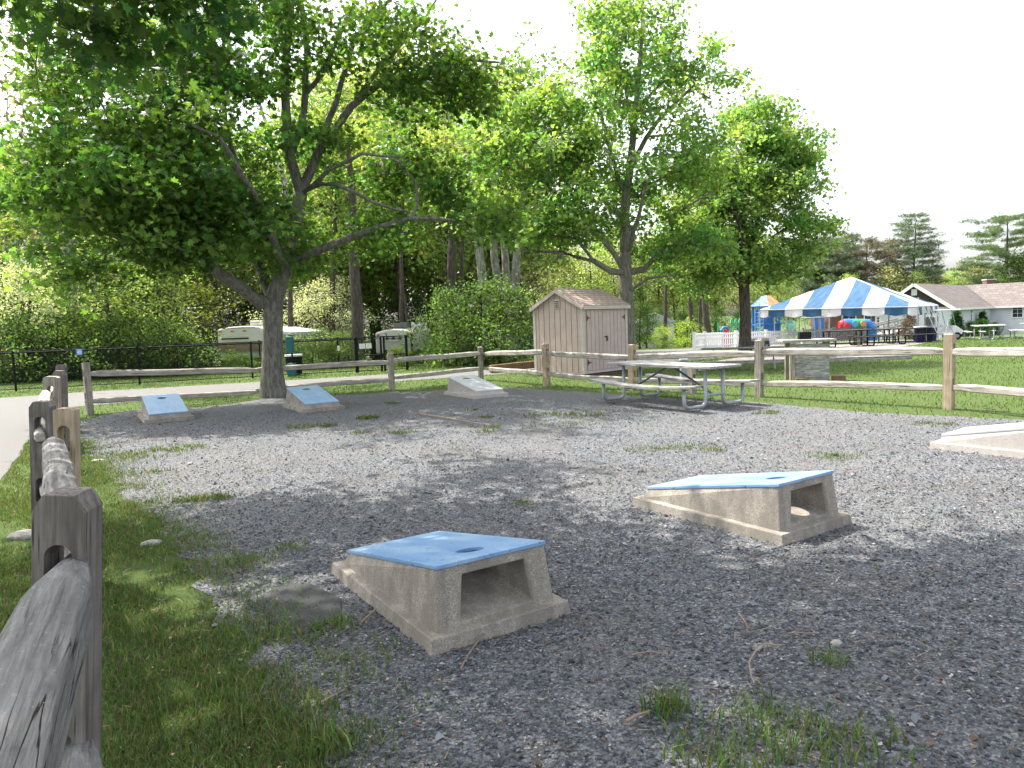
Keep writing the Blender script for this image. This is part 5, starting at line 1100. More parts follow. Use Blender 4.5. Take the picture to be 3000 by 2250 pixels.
# ---- background tree kinds: each returns (trunk mesh, crown mesh) round the origin, H tall
def bg_tree(H, W, col, kind='diamond', n=150, per=34, leaf=.24, seed=1, trunk=.16, low=.3, bark='bark2', spread=.5, lean=0.0, forks=5, var=.3, squash=1.0, mat='leaf_far', top=1.0):
    rg = np.random.default_rng(seed); ax = [np.array([lean * H * t + .15 * math.sin(t * 5 + seed), .1 * math.cos(t * 4 + seed), H * .92 * t]) for t in np.linspace(0, 1, 7)]
    limbs = [([Vector(a) for a in ax], [trunk * (1 - .85 * t) + .015 for t in np.linspace(0, 1, 7)])]
    for k in range(forks):
        t = low * .8 + (.8 - low) * k / forks; i = min(5, int(t * 6)); a = rg.uniform(0, 6.28); p0 = ax[i]; l = W * .42 * rg.uniform(.7, 1.1); limbs.append(([Vector(p0), Vector(p0 + np.array([math.cos(a) * l * .5, math.sin(a) * l * .5, l * .4])), Vector(p0 + np.array([math.cos(a) * l, math.sin(a) * l, l * .9]))], [trunk * .4, trunk * .28, trunk * .1]))
    m = n * 3; z = rg.uniform(low, 1, m) * 1.0; env = np.sin(np.pi * np.clip((z - low) / (1 - low), 0, 1) ** .75 * .93 + .12) ** .8; a = rg.uniform(0, 6.283, m); r = rg.random(m) ** .45 * env * W / 2 * (1 + .34 * np.sin(3 * a + z * 9 + seed)) * np.exp(rg.normal(size=m) * .16)
    keep = rg.permutation(m)[:n]; tips = np.stack([np.cos(a) * r + lean * H * z, np.sin(a) * r * squash, z * H * top * (1 + .09 * np.sin(2 * a + seed) + .05 * rg.normal(size=m))], 1)[keep]
    A, Pn, Rr, en = grow(limbs, tips, rg, step=.9); tm = branch_mesh(A, Pn, Rr, en, .011, 2.3, mat=M[bark], flare=1.25)
    return tm, foliage(tips, per, spread, leaf, col, kind, rg, var, mat=M[mat], hue=.12)
def pine_tree(H, W, col, seed, low=.35, tiers=13, trunk=.16, bark='bark2', upper=.5, cone=.35):
    rg = np.random.default_rng(seed); limbs = [([Vector((.15 * math.sin(t * 4 + seed), 0, H * t * .95)) for t in np.linspace(0, 1, 7)], [trunk * (1 - .85 * t) + .015 for t in np.linspace(0, 1, 7)])]; tips = []
    for k in range(tiers):
        t = low + (1 - low) * (k + .3 * rg.random()) / tiers; nb = rg.integers(4, 7); R_ = W / 2 * (math.sin(math.pi * min(1, .18 + .86 * (1 - (t - low) / (1 - low)) ** upper * .72)) * (1 - cone) + cone * (1 - (t - low) / (1 - low)) ** .8 + .1)
        for j in range(nb):
            a = 6.283 * (j + rg.random() * .7) / nb; l = R_ * rg.uniform(.55, 1.1); z = H * t; p0 = np.array([0, 0, z]); e = np.array([math.cos(a) * l, math.sin(a) * l, z + l * .12 * rg.uniform(.3, 1.6)])
            m = max(2, int(l / .42)); limbs.append(([Vector(p0), Vector((p0 + e) / 2 - np.array([0, 0, .05 * l])), Vector(e)], [trunk * .25 * (1.1 - t), trunk * .18 * (1.1 - t), .012]))
            for q in range(m):
                f = .35 + .7 * (q + 1) / m; c = p0 + (e - p0) * f; tips.append(c + rg.normal(size=3) * np.array([.28, .28, .09])); tips.append(c + rg.normal(size=3) * np.array([.38, .38, .1]))
    tips = np.array(tips); A, Pn, Rr, en = grow(limbs, tips, rg, step=.8); tm = branch_mesh(A, Pn, Rr, en, .009, 2.3, mat=M[bark], flare=1.2)
    return tm, foliage(tips, 18, .26, .28, col, 'needle', rg, .18, mat=M['needle'], hue=.08, flat=.3)
def place(name, ms, x, y, label, cat='tree', group=None, rz=0, sc=1.0, z=None):
    r = empty(name, (x, y, float(gz(x, y)) - .05 if z is None else z), label, cat, group, rz); r.scale = (sc,) * 3 if isinstance(sc, (int, float)) else sc
    for nm, me in zip(('trunk', 'crown'), ms):
        if me is not None: link(nm, me, r)
    return r
GREEN, YG, DK, PALE, OLIVE = (.19, .255, .10), (.27, .34, .12), (.075, .125, .045), (.58, .60, .44), (.27, .265, .16)
X_ = lambda u, Y: (u - 1500) / F * Y
Kdec = bg_tree(11, 6.5, GREEN, seed=21); Kyg = bg_tree(13, 6, YG, seed=22, n=140, per=30, low=.35); Kdk = bg_tree(9, 5.5, DK, seed=23, n=130, low=.12); Kol = bg_tree(12, 6.5, OLIVE, seed=24, n=120, per=26, low=.3)
Kpine = pine_tree(10, 6, (.15, .18, .12), 31); Kpine2 = pine_tree(8.5, 6.2, (.15, .19, .12), 32, low=.4); Kshrub = bg_tree(2.6, 4.2, (.11, .175, .06), seed=25, n=90, per=36, leaf=.13, trunk=.05, low=.02, spread=.28, forks=4)
Kyshrub = bg_tree(2.4, 4, (.26, .35, .09), seed=26, n=80, per=36, leaf=.13, trunk=.04, low=.02, spread=.26, forks=4); Ksap = bg_tree(6.5, 4.2, (.25, .32, .13), seed=27, n=110, per=34, leaf=.15, trunk=.09, low=.08, spread=.36)
# individually recognisable trees and shrubs
vib = bg_tree(4.1, 5.6, PALE, seed=41, n=190, per=42, leaf=.10, trunk=.1, low=.06, spread=.27, var=.2)
place('flowering_shrub', vib, X_(95, 27), 27, 'rounded pale cream green flowering shrub at the far left behind the chain link fence', 'shrub')
vib2 = place('flowering_shrub', vib, X_(965, 36), 36, 'pale cream green shrub between the maple trunk and the cream trailer', 'shrub', sc=.95, rz=2)
tr = bg_tree(12.5, 7.5, (.18, .16, .08), seed=42, n=95, per=18, leaf=.2, trunk=.30, low=.45, bark='bark3', spread=.5, lean=-.035)
place('pale_trunk_tree', tr, X_(238, 28), 28, 'tall thin leaved tree with a pale grey trunk rising right of the flowering shrub')
place('round_tree', Ksap, X_(345, 27.5), 27.5, 'light green small leaved tree over the white trailer roof at left', sc=(1.15, 1.1, .86), rz=.5)
place('dark_tree', Ksap, X_(480, 29), 29, 'mid green tree between the light green one and the maple, dark below', sc=(.85, .9, .84), rz=2.2)
place('red_leaf_tree', bg_tree(4.5, 3.5, (.10, .12, .03), seed=43, n=60, per=30, leaf=.16, trunk=.07, low=.3, spread=.35), X_(590, 36), 36, 'yellow green young tree just left of the forked maple trunk', sc=(1.2, 1, .95))
place('dark_evergreen', Kdk, X_(205, 36), 36, 'dark green evergreen behind the pale grey trunk at left', sc=(.9, .9, .8)); place('dark_evergreen', Kdk, X_(300, 39), 39, 'dark green evergreen further right behind the small leaved tree', sc=(.9, .9, .9), rz=1)
for i, (u, y, s_, lb) in enumerate(((0, 26, 1.0, 'dark hedge shrub at the left edge behind the chain link fence'), (70, 26, .85, 'dark hedge shrub below the tan hut'), (170, 26.2, .9, 'dark hedge shrub behind the blue sign'), (330, 26.4, .8, 'dark hedge shrub in the middle of the dog run hedge'),
                                    (420, 26.5, .8, 'dark hedge shrub left of the tan banded trailer'), (505, 26.6, .75, 'dark hedge shrub right of the middle of the dog run hedge'), (540, 26.7, .55, 'dark hedge shrub close to the left of the tan banded trailer'), (925, 27.5, .55, 'dark hedge shrub behind the teal post'), (1000, 28, .5, 'dark hedge shrub behind the narrow notice'), (870, 27.5, .45, 'dark hedge shrub right beside the maple trunk'),
                                    (1335, 26, (.72, .9, .98), 'large dark green bush left of the shed, right of the cream trailer'), (1410, 26.5, 1.1, 'large dark green bush beneath the mottled trunks'), (1470, 26.5, 1.0, 'dark green bush right below the mottled trunks beside the shed'), (1270, 30.5, .45, 'green bush just right of the cream trailer'), (725, 26.2, .26, 'small dark shrub in front of the tan banded trailer'), (690, 26.4, .30, 'small round shrub in front of the tan banded trailer'))):
    place('shrub', Kshrub, X_(u, y), y, lb, 'shrub', 'hedge shrubs beyond the road', rz=0 if isinstance(s_, tuple) else i * 1.3, sc=s_)
for i, (u, y, s_, lb) in enumerate(((290, 27.8, .95, 'bright yellow green shrub top in front of the white trailer roof'), (400, 28, .85, 'bright yellow green shrub right of the white trailer roof'), (200, 27.6, .8, 'bright yellow green shrub between hut and blue sign'), (1168, 27.2, .3, 'bright young shrub in front of the cream trailer'), (2015, 52, .75, 'bright green shrub left end of the picket fence'), (1945, 50, .6, 'green shrub in front of the brown roofed cabin'))):
    place('bright_shrub', Kyshrub, X_(u, y), y, lb, 'shrub', 'bright green shrubs', rz=i * 2.1, sc=s_)
def bare(name, u0, v0, u1, v1, Y, r0, r1, bark, label, top=5, col=GREEN, mid=None, W=4.5):
    rg = np.random.default_rng(int(u0)); b0 = on(u0, Y); pts = [b0 - Vector((0, 0, .1))] + ([P(*mid, Y)] if mid else []) + [P(u1, v1, Y)]; e = pts[-1]; d = Vector((e.x - pts[-2].x, 0, e.z - pts[-2].z)).normalized(); pts2 = [e + d * top * .5 + Vector((.1, .2, 0)), e + d * top * .3 + Vector((0, 0, top * .7))]
    rad = [r0] + ([(r0 + r1) / 2] if mid else []) + [r1, r1 * .7, r1 * .25]; tips = blob_tips([(pts2[1] + Vector((0, 0, -top * .15)), W / 2, W / 2, top * .55, 60)], rg)
    A, Pn, Rr, en = grow([(pts + pts2, rad)], tips, rg, step=.7); tm = branch_mesh(A, Pn, Rr, en, .009, 2.3, mat=M[bark], flare=1.2); put_tree(name, (b0.x, b0.y, b0.z), tm, foliage(tips, 30, .42, .2, col, 'diamond', rg, .25, mat=M['leaf_far']), label)
bare('dark_trunk_tree', 1052, 1000, 1036, 760, 31, .27, .21, 'bark2', 'tree with a straight dark ivy clad trunk left of the cream trailer', col=YG, mid=(1046, 900), top=6)
bare('mottled_tree', 1434, 950, 1412, 800, 30, .2, .19, 'bark3', 'leftmost leaning tree with a pale mottled trunk rising from the dark bushes', top=6, col=YG, mid=(1422, 870))
bare('mottled_tree', 1472, 960, 1456, 810, 30.5, .25, .17, 'bark3', 'second pale mottled trunk from the left, bent in the middle, over the dark bushes', top=6, col=YG, mid=(1467, 900))
bare('mottled_tree', 1500, 1000, 1482, 790, 31.2, .2, .16, 'bark3', 'third pale mottled trunk, thinner and half behind its right neighbour', top=7, col=GREEN, mid=(1492, 890))
bare('mottled_tree', 1502, 1010, 1512, 770, 30.2, .22, .17, 'bark3', 'rightmost pale mottled trunk with a knot hole, nearest the shed', top=7, col=GREEN, mid=(1506, 880))
bare('slim_tree', 1183, 960, 1176, 800, 33, .12, .09, 'bark2', 'slim dark trunked tree above the cream trailer', top=6, col=YG); bare('slim_tree', 854, 1000, 848, 800, 33, .13, .1, 'bark2', 'slim dark trunked tree just right of the big maple trunk', top=6, col=YG)
bare('slim_tree', 975, 980, 974, 800, 36, .17, .13, 'bark2', 'slim dark trunked tree behind the pale shrub in the middle', top=6, col=GREEN); bare('slim_tree', 1326, 1000, 1322, 780, 34, .24, .2, 'bark2', 'very dark upright trunk left of the mottled trunks', top=7, col=YG); bare('slim_tree', 1352, 1000, 1352, 800, 35, .12, .1, 'bark2', 'thin dark trunk just left of the mottled trunks', top=6, col=YG)
bare('slim_tree', 2033, 980, 2022, 860, 55, .2, .16, 'bark2', 'slim trunk above the left end of the picket fence', top=8, col=YG); bare('slim_tree', 2082, 980, 2062, 850, 54, .27, .2, 'bark2', 'leaning dark trunk between the two maples over the picket fence', top=8, col=GREEN); bare('slim_tree', 1952, 980, 1950, 880, 57, .18, .14, 'bark2', 'slim dark trunk beside the white cabin', top=8, col=YG); bare('slim_tree', 2052, 980, 2052, 870, 58, .15, .12, 'bark2', 'thin upright trunk between two leaning ones over the picket fence', top=7, col=GREEN)
place('young_pine', Kdk, X_(1900, 56), 56, 'small dark young pine in front of the white cabin', sc=(.42, .42, .34)); place('young_pine', Kdk, X_(1880, 52), 52, 'dark green conifer right beside the shed door corner, beyond the parking area', sc=(.4, .4, .5))
# pines and trees at the right, behind tent and house
def pin(K, u, Y, H0, vt, label, wd=1.0, rz=0, nm='pine_tree'):
    zt_ = P(u, vt, Y).z; x = X_(u, Y); g0 = float(gz(x, Y)); k = (zt_ - g0) / H0; place(nm, K, x, Y, label, rz=rz, sc=(k * wd, k * wd, k))
pin(Kpine2, 2392, 92, 8.5, 705, 'left one of two dark pines standing together left of the tent peak', .75, 1); pin(Kpine2, 2448, 90, 8.5, 692, 'right one of two dark pines standing together, flat topped', .85, 2.5)
pin(pine_tree(9, 6.5, (.19, .17, .12), 33, low=.3), 2545, 90, 9, 700, 'brownish ragged pine directly above the tent peak', 1.0, .3); pin(pine_tree(13, 6.8, (.15, .20, .11), 35, low=.28, tiers=19, upper=.8, cone=.75), 2680, 88, 13, 622, 'tallest pine, standing behind the dark gable of the house', 1.0, 0)
pin(Kpine, 2725, 95, 10, 790, 'small pine right of the tallest pine, behind the house roof', .7, 1.7)
Ktall = bg_tree(17, 6.5, (.27, .345, .13), seed=71, n=190, per=34, low=.32, leaf=.27, trunk=.2, forks=8)
for i, (u, y, k, lb) in enumerate(((1010, 39, .92, 'tall yellow green woodland tree behind the right limbs of the big maple'), (1180, 41, 1.05, 'tallest yellow green woodland tree between the two maples'), (1320, 38, .93, 'tall woodland tree over the mottled trunks'), (1490, 42, .95, 'tall woodland tree just left of the maple behind the shed'), (1110, 46, 1.1, 'tall slim woodland tree behind the gap between the maples'))):
    place('woodland_tree', Ktall, X_(u, y), y, lb, rz=i * 1.7, sc=k)
bigp = pine_tree(13, 13, (.15, .21, .10), 36, low=.22, tiers=14, trunk=.3, upper=.55, cone=.5); pin(bigp, 2945, 84, 13, 628, 'wide layered pine at the right edge reaching over the house', .95, 0)
pin(Kdk, 2985, 80, 9, 745, 'dark leafy tree behind the chimney at the right edge', 1.15, 0, 'leafy_tree'); pin(Kyg, 2830, 92, 13, 778, 'bright yellow green rounded tree behind the house ridge', .95, 0, 'leafy_tree'); pin(Kyg, 2772, 95, 13, 800, 'yellow green tree in the gap right of the tallest pine', .7, 2, 'leafy_tree')
pin(bg_tree(9, 7, (.36, .36, .2), seed=51, n=130, leaf=.22, low=.1), 2610, 86, 9, 785, 'creamy blossoming tree between tent and tallest pine', 1.0, 0, 'blossom_tree')
# shrubs at the house
def cone_shrub(H, W, col, seed, per=60):
    rg = np.random.default_rng(seed); m = 150; z = rg.random(m) ** 1.2; a = rg.uniform(0, 6.283, m); r = W / 2 * (1 - z) ** .6 * rg.uniform(.75, 1, m); tips = np.stack([r * np.cos(a), r * np.sin(a), .1 + z * (H - .15)], 1)
    return None, foliage(tips, per, .12, .09, col, 'diamond', rg, .12, mat=M['leaf_far'], hue=.06)
Kc = cone_shrub(2.3, 1.25, (.03, .085, .02), 61)
def cs(u, Y, vt, H0, label, K=Kc, wd=1.0, nm='conical_shrub'):
    x = X_(u, Y); g0 = float(gz(x, Y)); k = (P(u, vt, Y).z - g0) / H0; o = empty(nm, (x, Y, g0), label, 'shrub'); o.scale = (k * wd, k * wd, k)
    rg = np.random.default_rng(5); link('stem', MB().tube([(0, 0, 0), (0, 0, H0 * .7)], [.05, .02], 6).mesh('stem', M['bark2']), o); link('foliage', K[1], o)
cs(2806, 53, 912, 2.3, 'conical evergreen shrub at the near corner of the house', wd=1.0); cs(2882, 61, 914, 2.3, 'conical evergreen shrub between the house windows', wd=.95)
Kr = (None, bg_tree(1.3, 2.0, (.035, .085, .015), seed=62, n=70, per=60, leaf=.09, low=.02, spread=.17, trunk=.03)[1])
cs(2880, 55, 938, 1.3, 'rounded dark shrub in the middle of the bed before the house', Kr, .85, 'round_shrub'); cs(2848, 56, 943, 1.3, 'rounded shrub with a few pale flowers behind the first conical one', Kr, .7, 'round_shrub'); cs(2918, 58, 945, 1.3, 'small rounded shrub beside the heat pump of the house', Kr, .6, 'round_shrub')
Kb = (None, bg_tree(2.2, 2.0, (.10, .06, .04), seed=63, n=80, per=60, leaf=.09, low=.02, spread=.2, trunk=.03)[1]); cs(2668, 50, 926, 2.2, 'reddish brown bush under the right side of the tent', Kb, .95, 'brown_bush')
# the far woods as one mass
def far_woods():
    rg = np.random.default_rng(77); kinds = [Kdec, Kyg, Kol, Kdk, Kyg, Kdec]; Hs = [11, 13, 12, 9, 13, 11]
    out = [[], []]; tri = [[], []]; cols = []
    def get(me):
        c = np.empty(len(me.vertices) * 3, np.float32); me.vertices.foreach_get('co', c); t = np.empty(len(me.loops), np.int32); me.loops.foreach_get('vertex_index', t); k = len(me.loops) // len(me.polygons); col = None
        if 'col' in me.attributes: col = np.empty(len(me.vertices) * 4, np.float32); me.attributes['col'].data.foreach_get('color', col); col = col.reshape(-1, 4)[:, :3]
        return c.reshape(-1, 3), t.reshape(-1, k), col
    data = [(get(a), get(b_)) for a, b_ in kinds]; spots = []
    for u in np.arange(-260, 1560, 72): spots += [(u + rg.uniform(-25, 25), rg.uniform(40, 46), rg.choice([0, 1, 2, 5]), rg.uniform(.85, 1.1)), (u + rg.uniform(-25, 25), rg.uniform(50, 60), rg.choice([1, 4, 2]), rg.uniform(1.05, 1.3))]
    for u in np.arange(1560, 2260, 62): spots += [(u + rg.uniform(-20, 20), rg.uniform(62, 68), rg.choice([1, 4, 2]), rg.uniform(.72, .9)), (u + rg.uniform(-20, 20), rg.uniform(72, 84), rg.choice([0, 1, 2]), rg.uniform(.8, 1.0))]
    for u in np.arange(2260, 3160, 60): spots += [(u + rg.uniform(-20, 20), rg.uniform(84, 92), rg.choice([1, 2, 2, 4]), rg.uniform(.5, .66)), (u + rg.uniform(-20, 20), rg.uniform(94, 104), rg.choice([0, 1, 2, 4]), rg.uniform(.55, .72))]
    for u in np.arange(-200, 2250, 55): spots.append((u, 41 if u < 1500 else 60, 3, rg.uniform(.3, .42)))
    nv = [0, 0]
    for (u, y, k, s_) in spots:
        x = X_(u, y); a = rg.uniform(0, 6.28); ca, sa = math.cos(a), math.sin(a); z0 = float(gz(x, y)) - .1
        for q in (0, 1):
            c, t, col = data[k][q]; p = np.stack([c[:, 0] * ca - c[:, 1] * sa, c[:, 0] * sa + c[:, 1] * ca, c[:, 2]], 1) * s_ + np.array([x, y, z0]); out[q].append(p); tri[q].append(t + nv[q]); nv[q] += len(c)
            if q: cols.append(col * rg.uniform(.8, 1.25))
    # trunk quads -> two triangles so that both kinds share one mesh
    tq = np.concatenate(tri[0]); tt = np.concatenate([tq[:, [0, 1, 2]], tq[:, [0, 2, 3]]]); V = np.concatenate(out[0] + out[1]); T = np.concatenate([tt, np.concatenate(tri[1]) + nv[0]]); C = np.concatenate([np.full((nv[0], 3), .1), np.concatenate(cols)])
    mi = np.concatenate([np.zeros(len(tt), int), np.ones(len(T) - len(tt), int)]); tag(link('woods', fast_mesh('woods', V, T, C, [M['bark2'], M['leaf_far']], mi)), 'dense spring green woods filling the background behind the trailers, playground and house', 'woods', kind='stuff')
far_woods()

# ================================================================ gravel stones, grass, litter
def in_boards(x, y, m=.0):
    ins = np.zeros(len(x), bool)
    for (cx, cy), a in BOARDS:
        dx, dy = x - cx, y - cy; lx = dx * math.cos(a) + dy * math.sin(a); ly = -dx * math.sin(a) + dy * math.cos(a); ins |= (abs(lx) < BW / 2 + MG + m) & (abs(ly) < BL / 2 + MG + m)
    return ins
SL = [tuple(G(*p)[:2]) for p in ((850, 1690), (905, 1700), (1000, 1745), (1000, 1790), (930, 1835), (880, 1850), (790, 1815), (748, 1745))]
b = MB(); b.prism([(x, y, GO) for x, y in SL], (0, 0, .011)); b.thing('flat_paver', M['slate'], 'irregular dark flat stone paver lying flush in the gravel left of the nearest board', 'paver', bevel=.004)
def stones():
    rg = np.random.default_rng(5); n = 700000; X = rg.uniform(-9, 9, n); Y = rg.uniform(1.3, 13.5, n)
    vis = (np.abs(X) < Y * .72 + .35); p = np.clip(1.3 * np.exp(-(Y - 1.3) / 3.2), .05, 1) ; keep = vis & (rg.random(n) < p) ; X, Y = X[keep], Y[keep]
    jx, jy = rg.normal(size=len(X)) * .16, rg.normal(size=len(X)) * .16; keep = inpoly(X + jx, Y + jy, PAD) & ~in_boards(X, Y, -.005) & (~inpoly(X + jx * .4, Y + jy * .4, SL) | (rg.random(len(X)) < .03)); X, Y = X[keep], Y[keep]; n = len(X)
    s = rg.uniform(.0035, .0098, n) * np.exp(rg.normal(size=n) * .22) * (1 + np.clip(Y - 3, 0, 8) * .035) * np.where(rg.random(n) < .05, 1.5, 1)
    base = np.array([(1, 0, 0), (0, 1, 0), (-1, 0, 0), (0, -1, 0), (.15, .1, .75), (0, 0, -.6)]); V = base[None] * s[:, None, None] * rg.uniform(.6, 1.3, (n, 6, 1)) * np.stack([rg.uniform(.8, 1.5, n), rg.uniform(.55, 1, n), rg.uniform(.5, .95, n)], 1)[:, None, :]
    a = rg.uniform(0, 6.28, n); ca, sa = np.cos(a)[:, None], np.sin(a)[:, None]; x = V[..., 0] * ca - V[..., 1] * sa; y = V[..., 0] * sa + V[..., 1] * ca
    t = rg.normal(size=(n, 1)) * .35; z = V[..., 2] + x * t; V = np.stack([x + X[:, None], y + Y[:, None], z + (.004 + GO + s * .35)[:, None] + rg.uniform(0, .006, (n, 1))], 2)
    T = np.array([(0, 1, 4), (1, 2, 4), (2, 3, 4), (3, 0, 4), (1, 0, 5), (2, 1, 5), (3, 2, 5), (0, 3, 5)]); T = (T[None] + (np.arange(n) * 6)[:, None, None]).reshape(-1, 3)
    k = rg.random(n); g_ = .038 + .135 * k ** 1.7; c = np.stack([g_ * .9, g_ * 1.01, g_ * 1.13], 1); li = rg.random(n) < .04; c[li] = rg.uniform(.2, .42, (li.sum(), 1)) * np.array([1, 1, 1.0]); br = rg.random(n) < .05; c[br] = np.array([.12, .085, .06])
    tag(link('gravel', fast_mesh('gravel', V.reshape(-1, 3), T, np.repeat(c, 6, 0), [M['pebble']])), 'loose blue grey gravel stones covering the pad', 'gravel', kind='stuff')
stones()
def blades(X, Y, H, Wd, rg, cols, Z=None):
    n = len(X); a = rg.uniform(0, 6.283, n); d = np.stack([np.cos(a), np.sin(a)], 1); l = rg.normal(size=(n, 2)) * .45; Z = (gz(X, Y) if Z is None else Z) + GO
    V = np.zeros((n, 5, 3)); B = np.stack([X, Y, Z], 1)
    for i, (t, sgn, wd) in enumerate(((0, -1, 1), (0, 1, 1), (.55, -1, .75), (.55, 1, .75), (1, 0, 0))):
        V[:, i] = B; V[:, i, :2] += d * (sgn * wd * Wd[:, None] / 2) + l * (t * t * H[:, None]); V[:, i, 2] += t * H * (1 - .25 * t * np.minimum(1, np.linalg.norm(l, axis=1)))
    T = (np.array([(0, 1, 3), (0, 3, 2), (2, 3, 4)])[None] + (np.arange(n) * 5)[:, None, None]).reshape(-1, 3); return V.reshape(-1, 3), T, np.repeat(cols, 5, 0)
def nz2(x, y, s=1.0, o=0):
    return (np.sin(x * 1.7 * s + 1.3 * np.sin(y * 2.1 * s + o)) + np.sin(y * 2.3 * s + 1.7 * np.sin(x * 1.3 * s + o * 2) + 1) + .6 * np.sin((x + y) * 5.1 * s + o)) / 2.6
def gcol(n, rg, dry):
    c = np.array([.10, .165, .045])[None] * np.exp(rg.normal(size=(n, 1)) * .3); c[:, 0] *= np.exp(rg.normal(size=n) * .2); dm = rg.random(n) < dry; c[dm] = np.array([.22, .19, .11]) * rg.uniform(.5, 1.2, (dm.sum(), 1)); return c
def grass():
    rg = np.random.default_rng(9); VV, TT, CC = [], [], []; nv = 0; road = ROAD
    def emit(X, Y, H, W_, dry, Z=None):
        nonlocal nv; V, T, C = blades(X, Y, H, W_, rg, gcol(len(X), rg, dry), Z); VV.append(V); TT.append(T + nv); CC.append(C); nv += len(V)
    n = 520000; Y = 1.0 + 9.5 * rg.random(n) ** 1.35; X = -.75 * Y - .2 + (.75 * Y + .8) * rg.random(n); k = (X > -8) & ~inpoly(X - .12 + rg.normal(size=n) * .2, Y + rg.normal(size=n) * .15, PAD) & ~inpoly(X, Y, road); k &= rg.random(n) < np.clip(.55 + .75 * nz2(X, Y, 2.2) + .35 * nz2(X, Y, 6.5, 4), .06, 1)
    X, Y = X[k], Y[k]; n = len(X); emit(X, Y, rg.uniform(.015, .045, n) * (1 + .9 * np.clip(nz2(X, Y, 3, 2), 0, 1)) * np.where(rg.random(n) < .04, 1.9, 1), rg.uniform(.002, .0045, n) * (1 + Y * .12), .2)
    n = 2600; Y = 1.1 + 6 * rg.random(n) ** 1.3; X = rg.uniform(-5, .5, n); k = (X > -Y * .75) & ~inpoly(X, Y, PAD) & ~inpoly(X, Y, road) & (nz2(X, Y, 3.3, 5) > .25); emit(X[k], Y[k], rg.uniform(.025, .06, k.sum()), rg.uniform(.009, .016, k.sum()), .06)
    # fringe creeping over the gravel edge, thin, and tufts on the gravel
    n = 26000; X = rg.uniform(-6, .5, n); Y = rg.uniform(1.0, 9, n); d = inpoly(X, Y, PAD); e = np.zeros(n, bool)
    for r_ in (.35, .7): e |= ~inpoly(X - r_, Y, PAD) & (rg.random(n) < .28)
    k = d & e & (nz2(X, Y, 4, 1) > .15) & ~in_boards(X, Y); emit(X[k], Y[k], rg.uniform(.03, .07, k.sum()), rg.uniform(.002, .005, k.sum()) * 1.3, .15, np.full(k.sum(), .012))
    TUF = [(950, 2185, .10, 60, .10), (640, 1455, .12, 90, .07), (575, 1460, .16, 160, .06), (1375, 1250, .1, 30, .05), (890, 1248, .22, 180, .06), (960, 1245, .12, 90, .06), (1060, 1225, .13, 120, .08), (1085, 1222, .12, 110, .07), (1150, 1180, .16, 90, .06), (1055, 1265, .12, 60, .05), (1180, 1265, .16, 90, .06), (1425, 1262, .2, 70, .07), (1380, 1200, .1, 60, .06), (1425, 1220, .1, 50, .04),
           (1650, 1240, .5, 200, .035), (1590, 1215, .25, 160, .06), (1700, 1215, .3, 240, .07), (1925, 1312, .3, 220, .035), (2030, 1306, .25, 120, .035), (2100, 1315, .15, 90, .07), (2450, 1333, .3, 200, .04), (2240, 1207, .2, 160, .05), (2740, 1240, .22, 160, .05), (1450, 1250, .15, 60, .06), (400, 1330, .5, 420, .05), (520, 1310, .3, 220, .06), (450, 1380, .2, 90, .05), (1950, 2075, .07, 70, .13), (2040, 2200, .12, 40, .08), (2240, 2080, .14, 50, .08),
           (2200, 2150, .24, 100, .075), (2300, 2190, .26, 100, .075), (2420, 1930, .08, 40, .08), (2100, 2245, .12, 40, .08), (2420, 2240, .3, 90, .06), (1020, 1925, .22, 90, .06), (700, 1640, .22, 110, .07), (860, 1600, .1, 30, .06), (2450, 2160, .2, 90, .08), (980, 1830, .1, 60, .08), (810, 1850, .2, 120, .07), (1530, 1470, .1, 40, .03), (1300, 1790, .1, 20, .03)]
    for (u, v, r_, n, h) in TUF:
        c = G(u, v); m = int(n * 1.6); a = rg.uniform(0, 6.28, m); r = r_ * rg.random(m) ** .8; X = c.x + r * np.cos(a) * 1.3; Y = c.y + r * np.sin(a); k = ~in_boards(X, Y) & ((nz2(X, Y, 6, 7) > -.25) | (c.y < 4)); X, Y = X[k], Y[k]; m = len(X); far = 1 + c.y * .13
        emit(X, Y, rg.uniform(.45, 1.1, m) * h, rg.uniform(.003, .006, m) * far, .22 if c.y > 6 else .08, np.full(m, .012))
    tag(link('grass', fast_mesh('grass', np.concatenate(VV), np.concatenate(TT), np.concatenate(CC), [M['grass_blade']])), 'short green grass on the verge and in tufts through the gravel', 'grass', kind='stuff')
    VV, TT, CC = [], [], []; nv = 0
    n = 300000; Y = rg.uniform(9.5, 46, n) ; X = rg.uniform(-16, 32, n); k = (np.abs(X) < Y * .74) & ~inpoly(X + rg.normal(size=n) * .08, Y + rg.normal(size=n) * .08, PAD) & ~inpoly(X, Y, road) & ~inpoly(X, Y, PATIO); k &= rg.random(n) < np.clip(1.9 - Y / 22, .25, 1) * np.clip(.7 + .5 * nz2(X, Y, 1.5), .2, 1)
    X, Y = X[k], Y[k]; n = len(X); emit(X, Y, rg.uniform(.03, .075, n), rg.uniform(.009, .016, n) * (1 + np.clip(Y - 18, 0, 30) * .06), .07)
    tag(link('lawn_grass', fast_mesh('lawn_grass', np.concatenate(VV), np.concatenate(TT), np.concatenate(CC) * 1.0, [M['grass_blade']])), 'sunlit mown lawn grass beyond the rail fence and along the road', 'grass', kind='stuff')
grass()
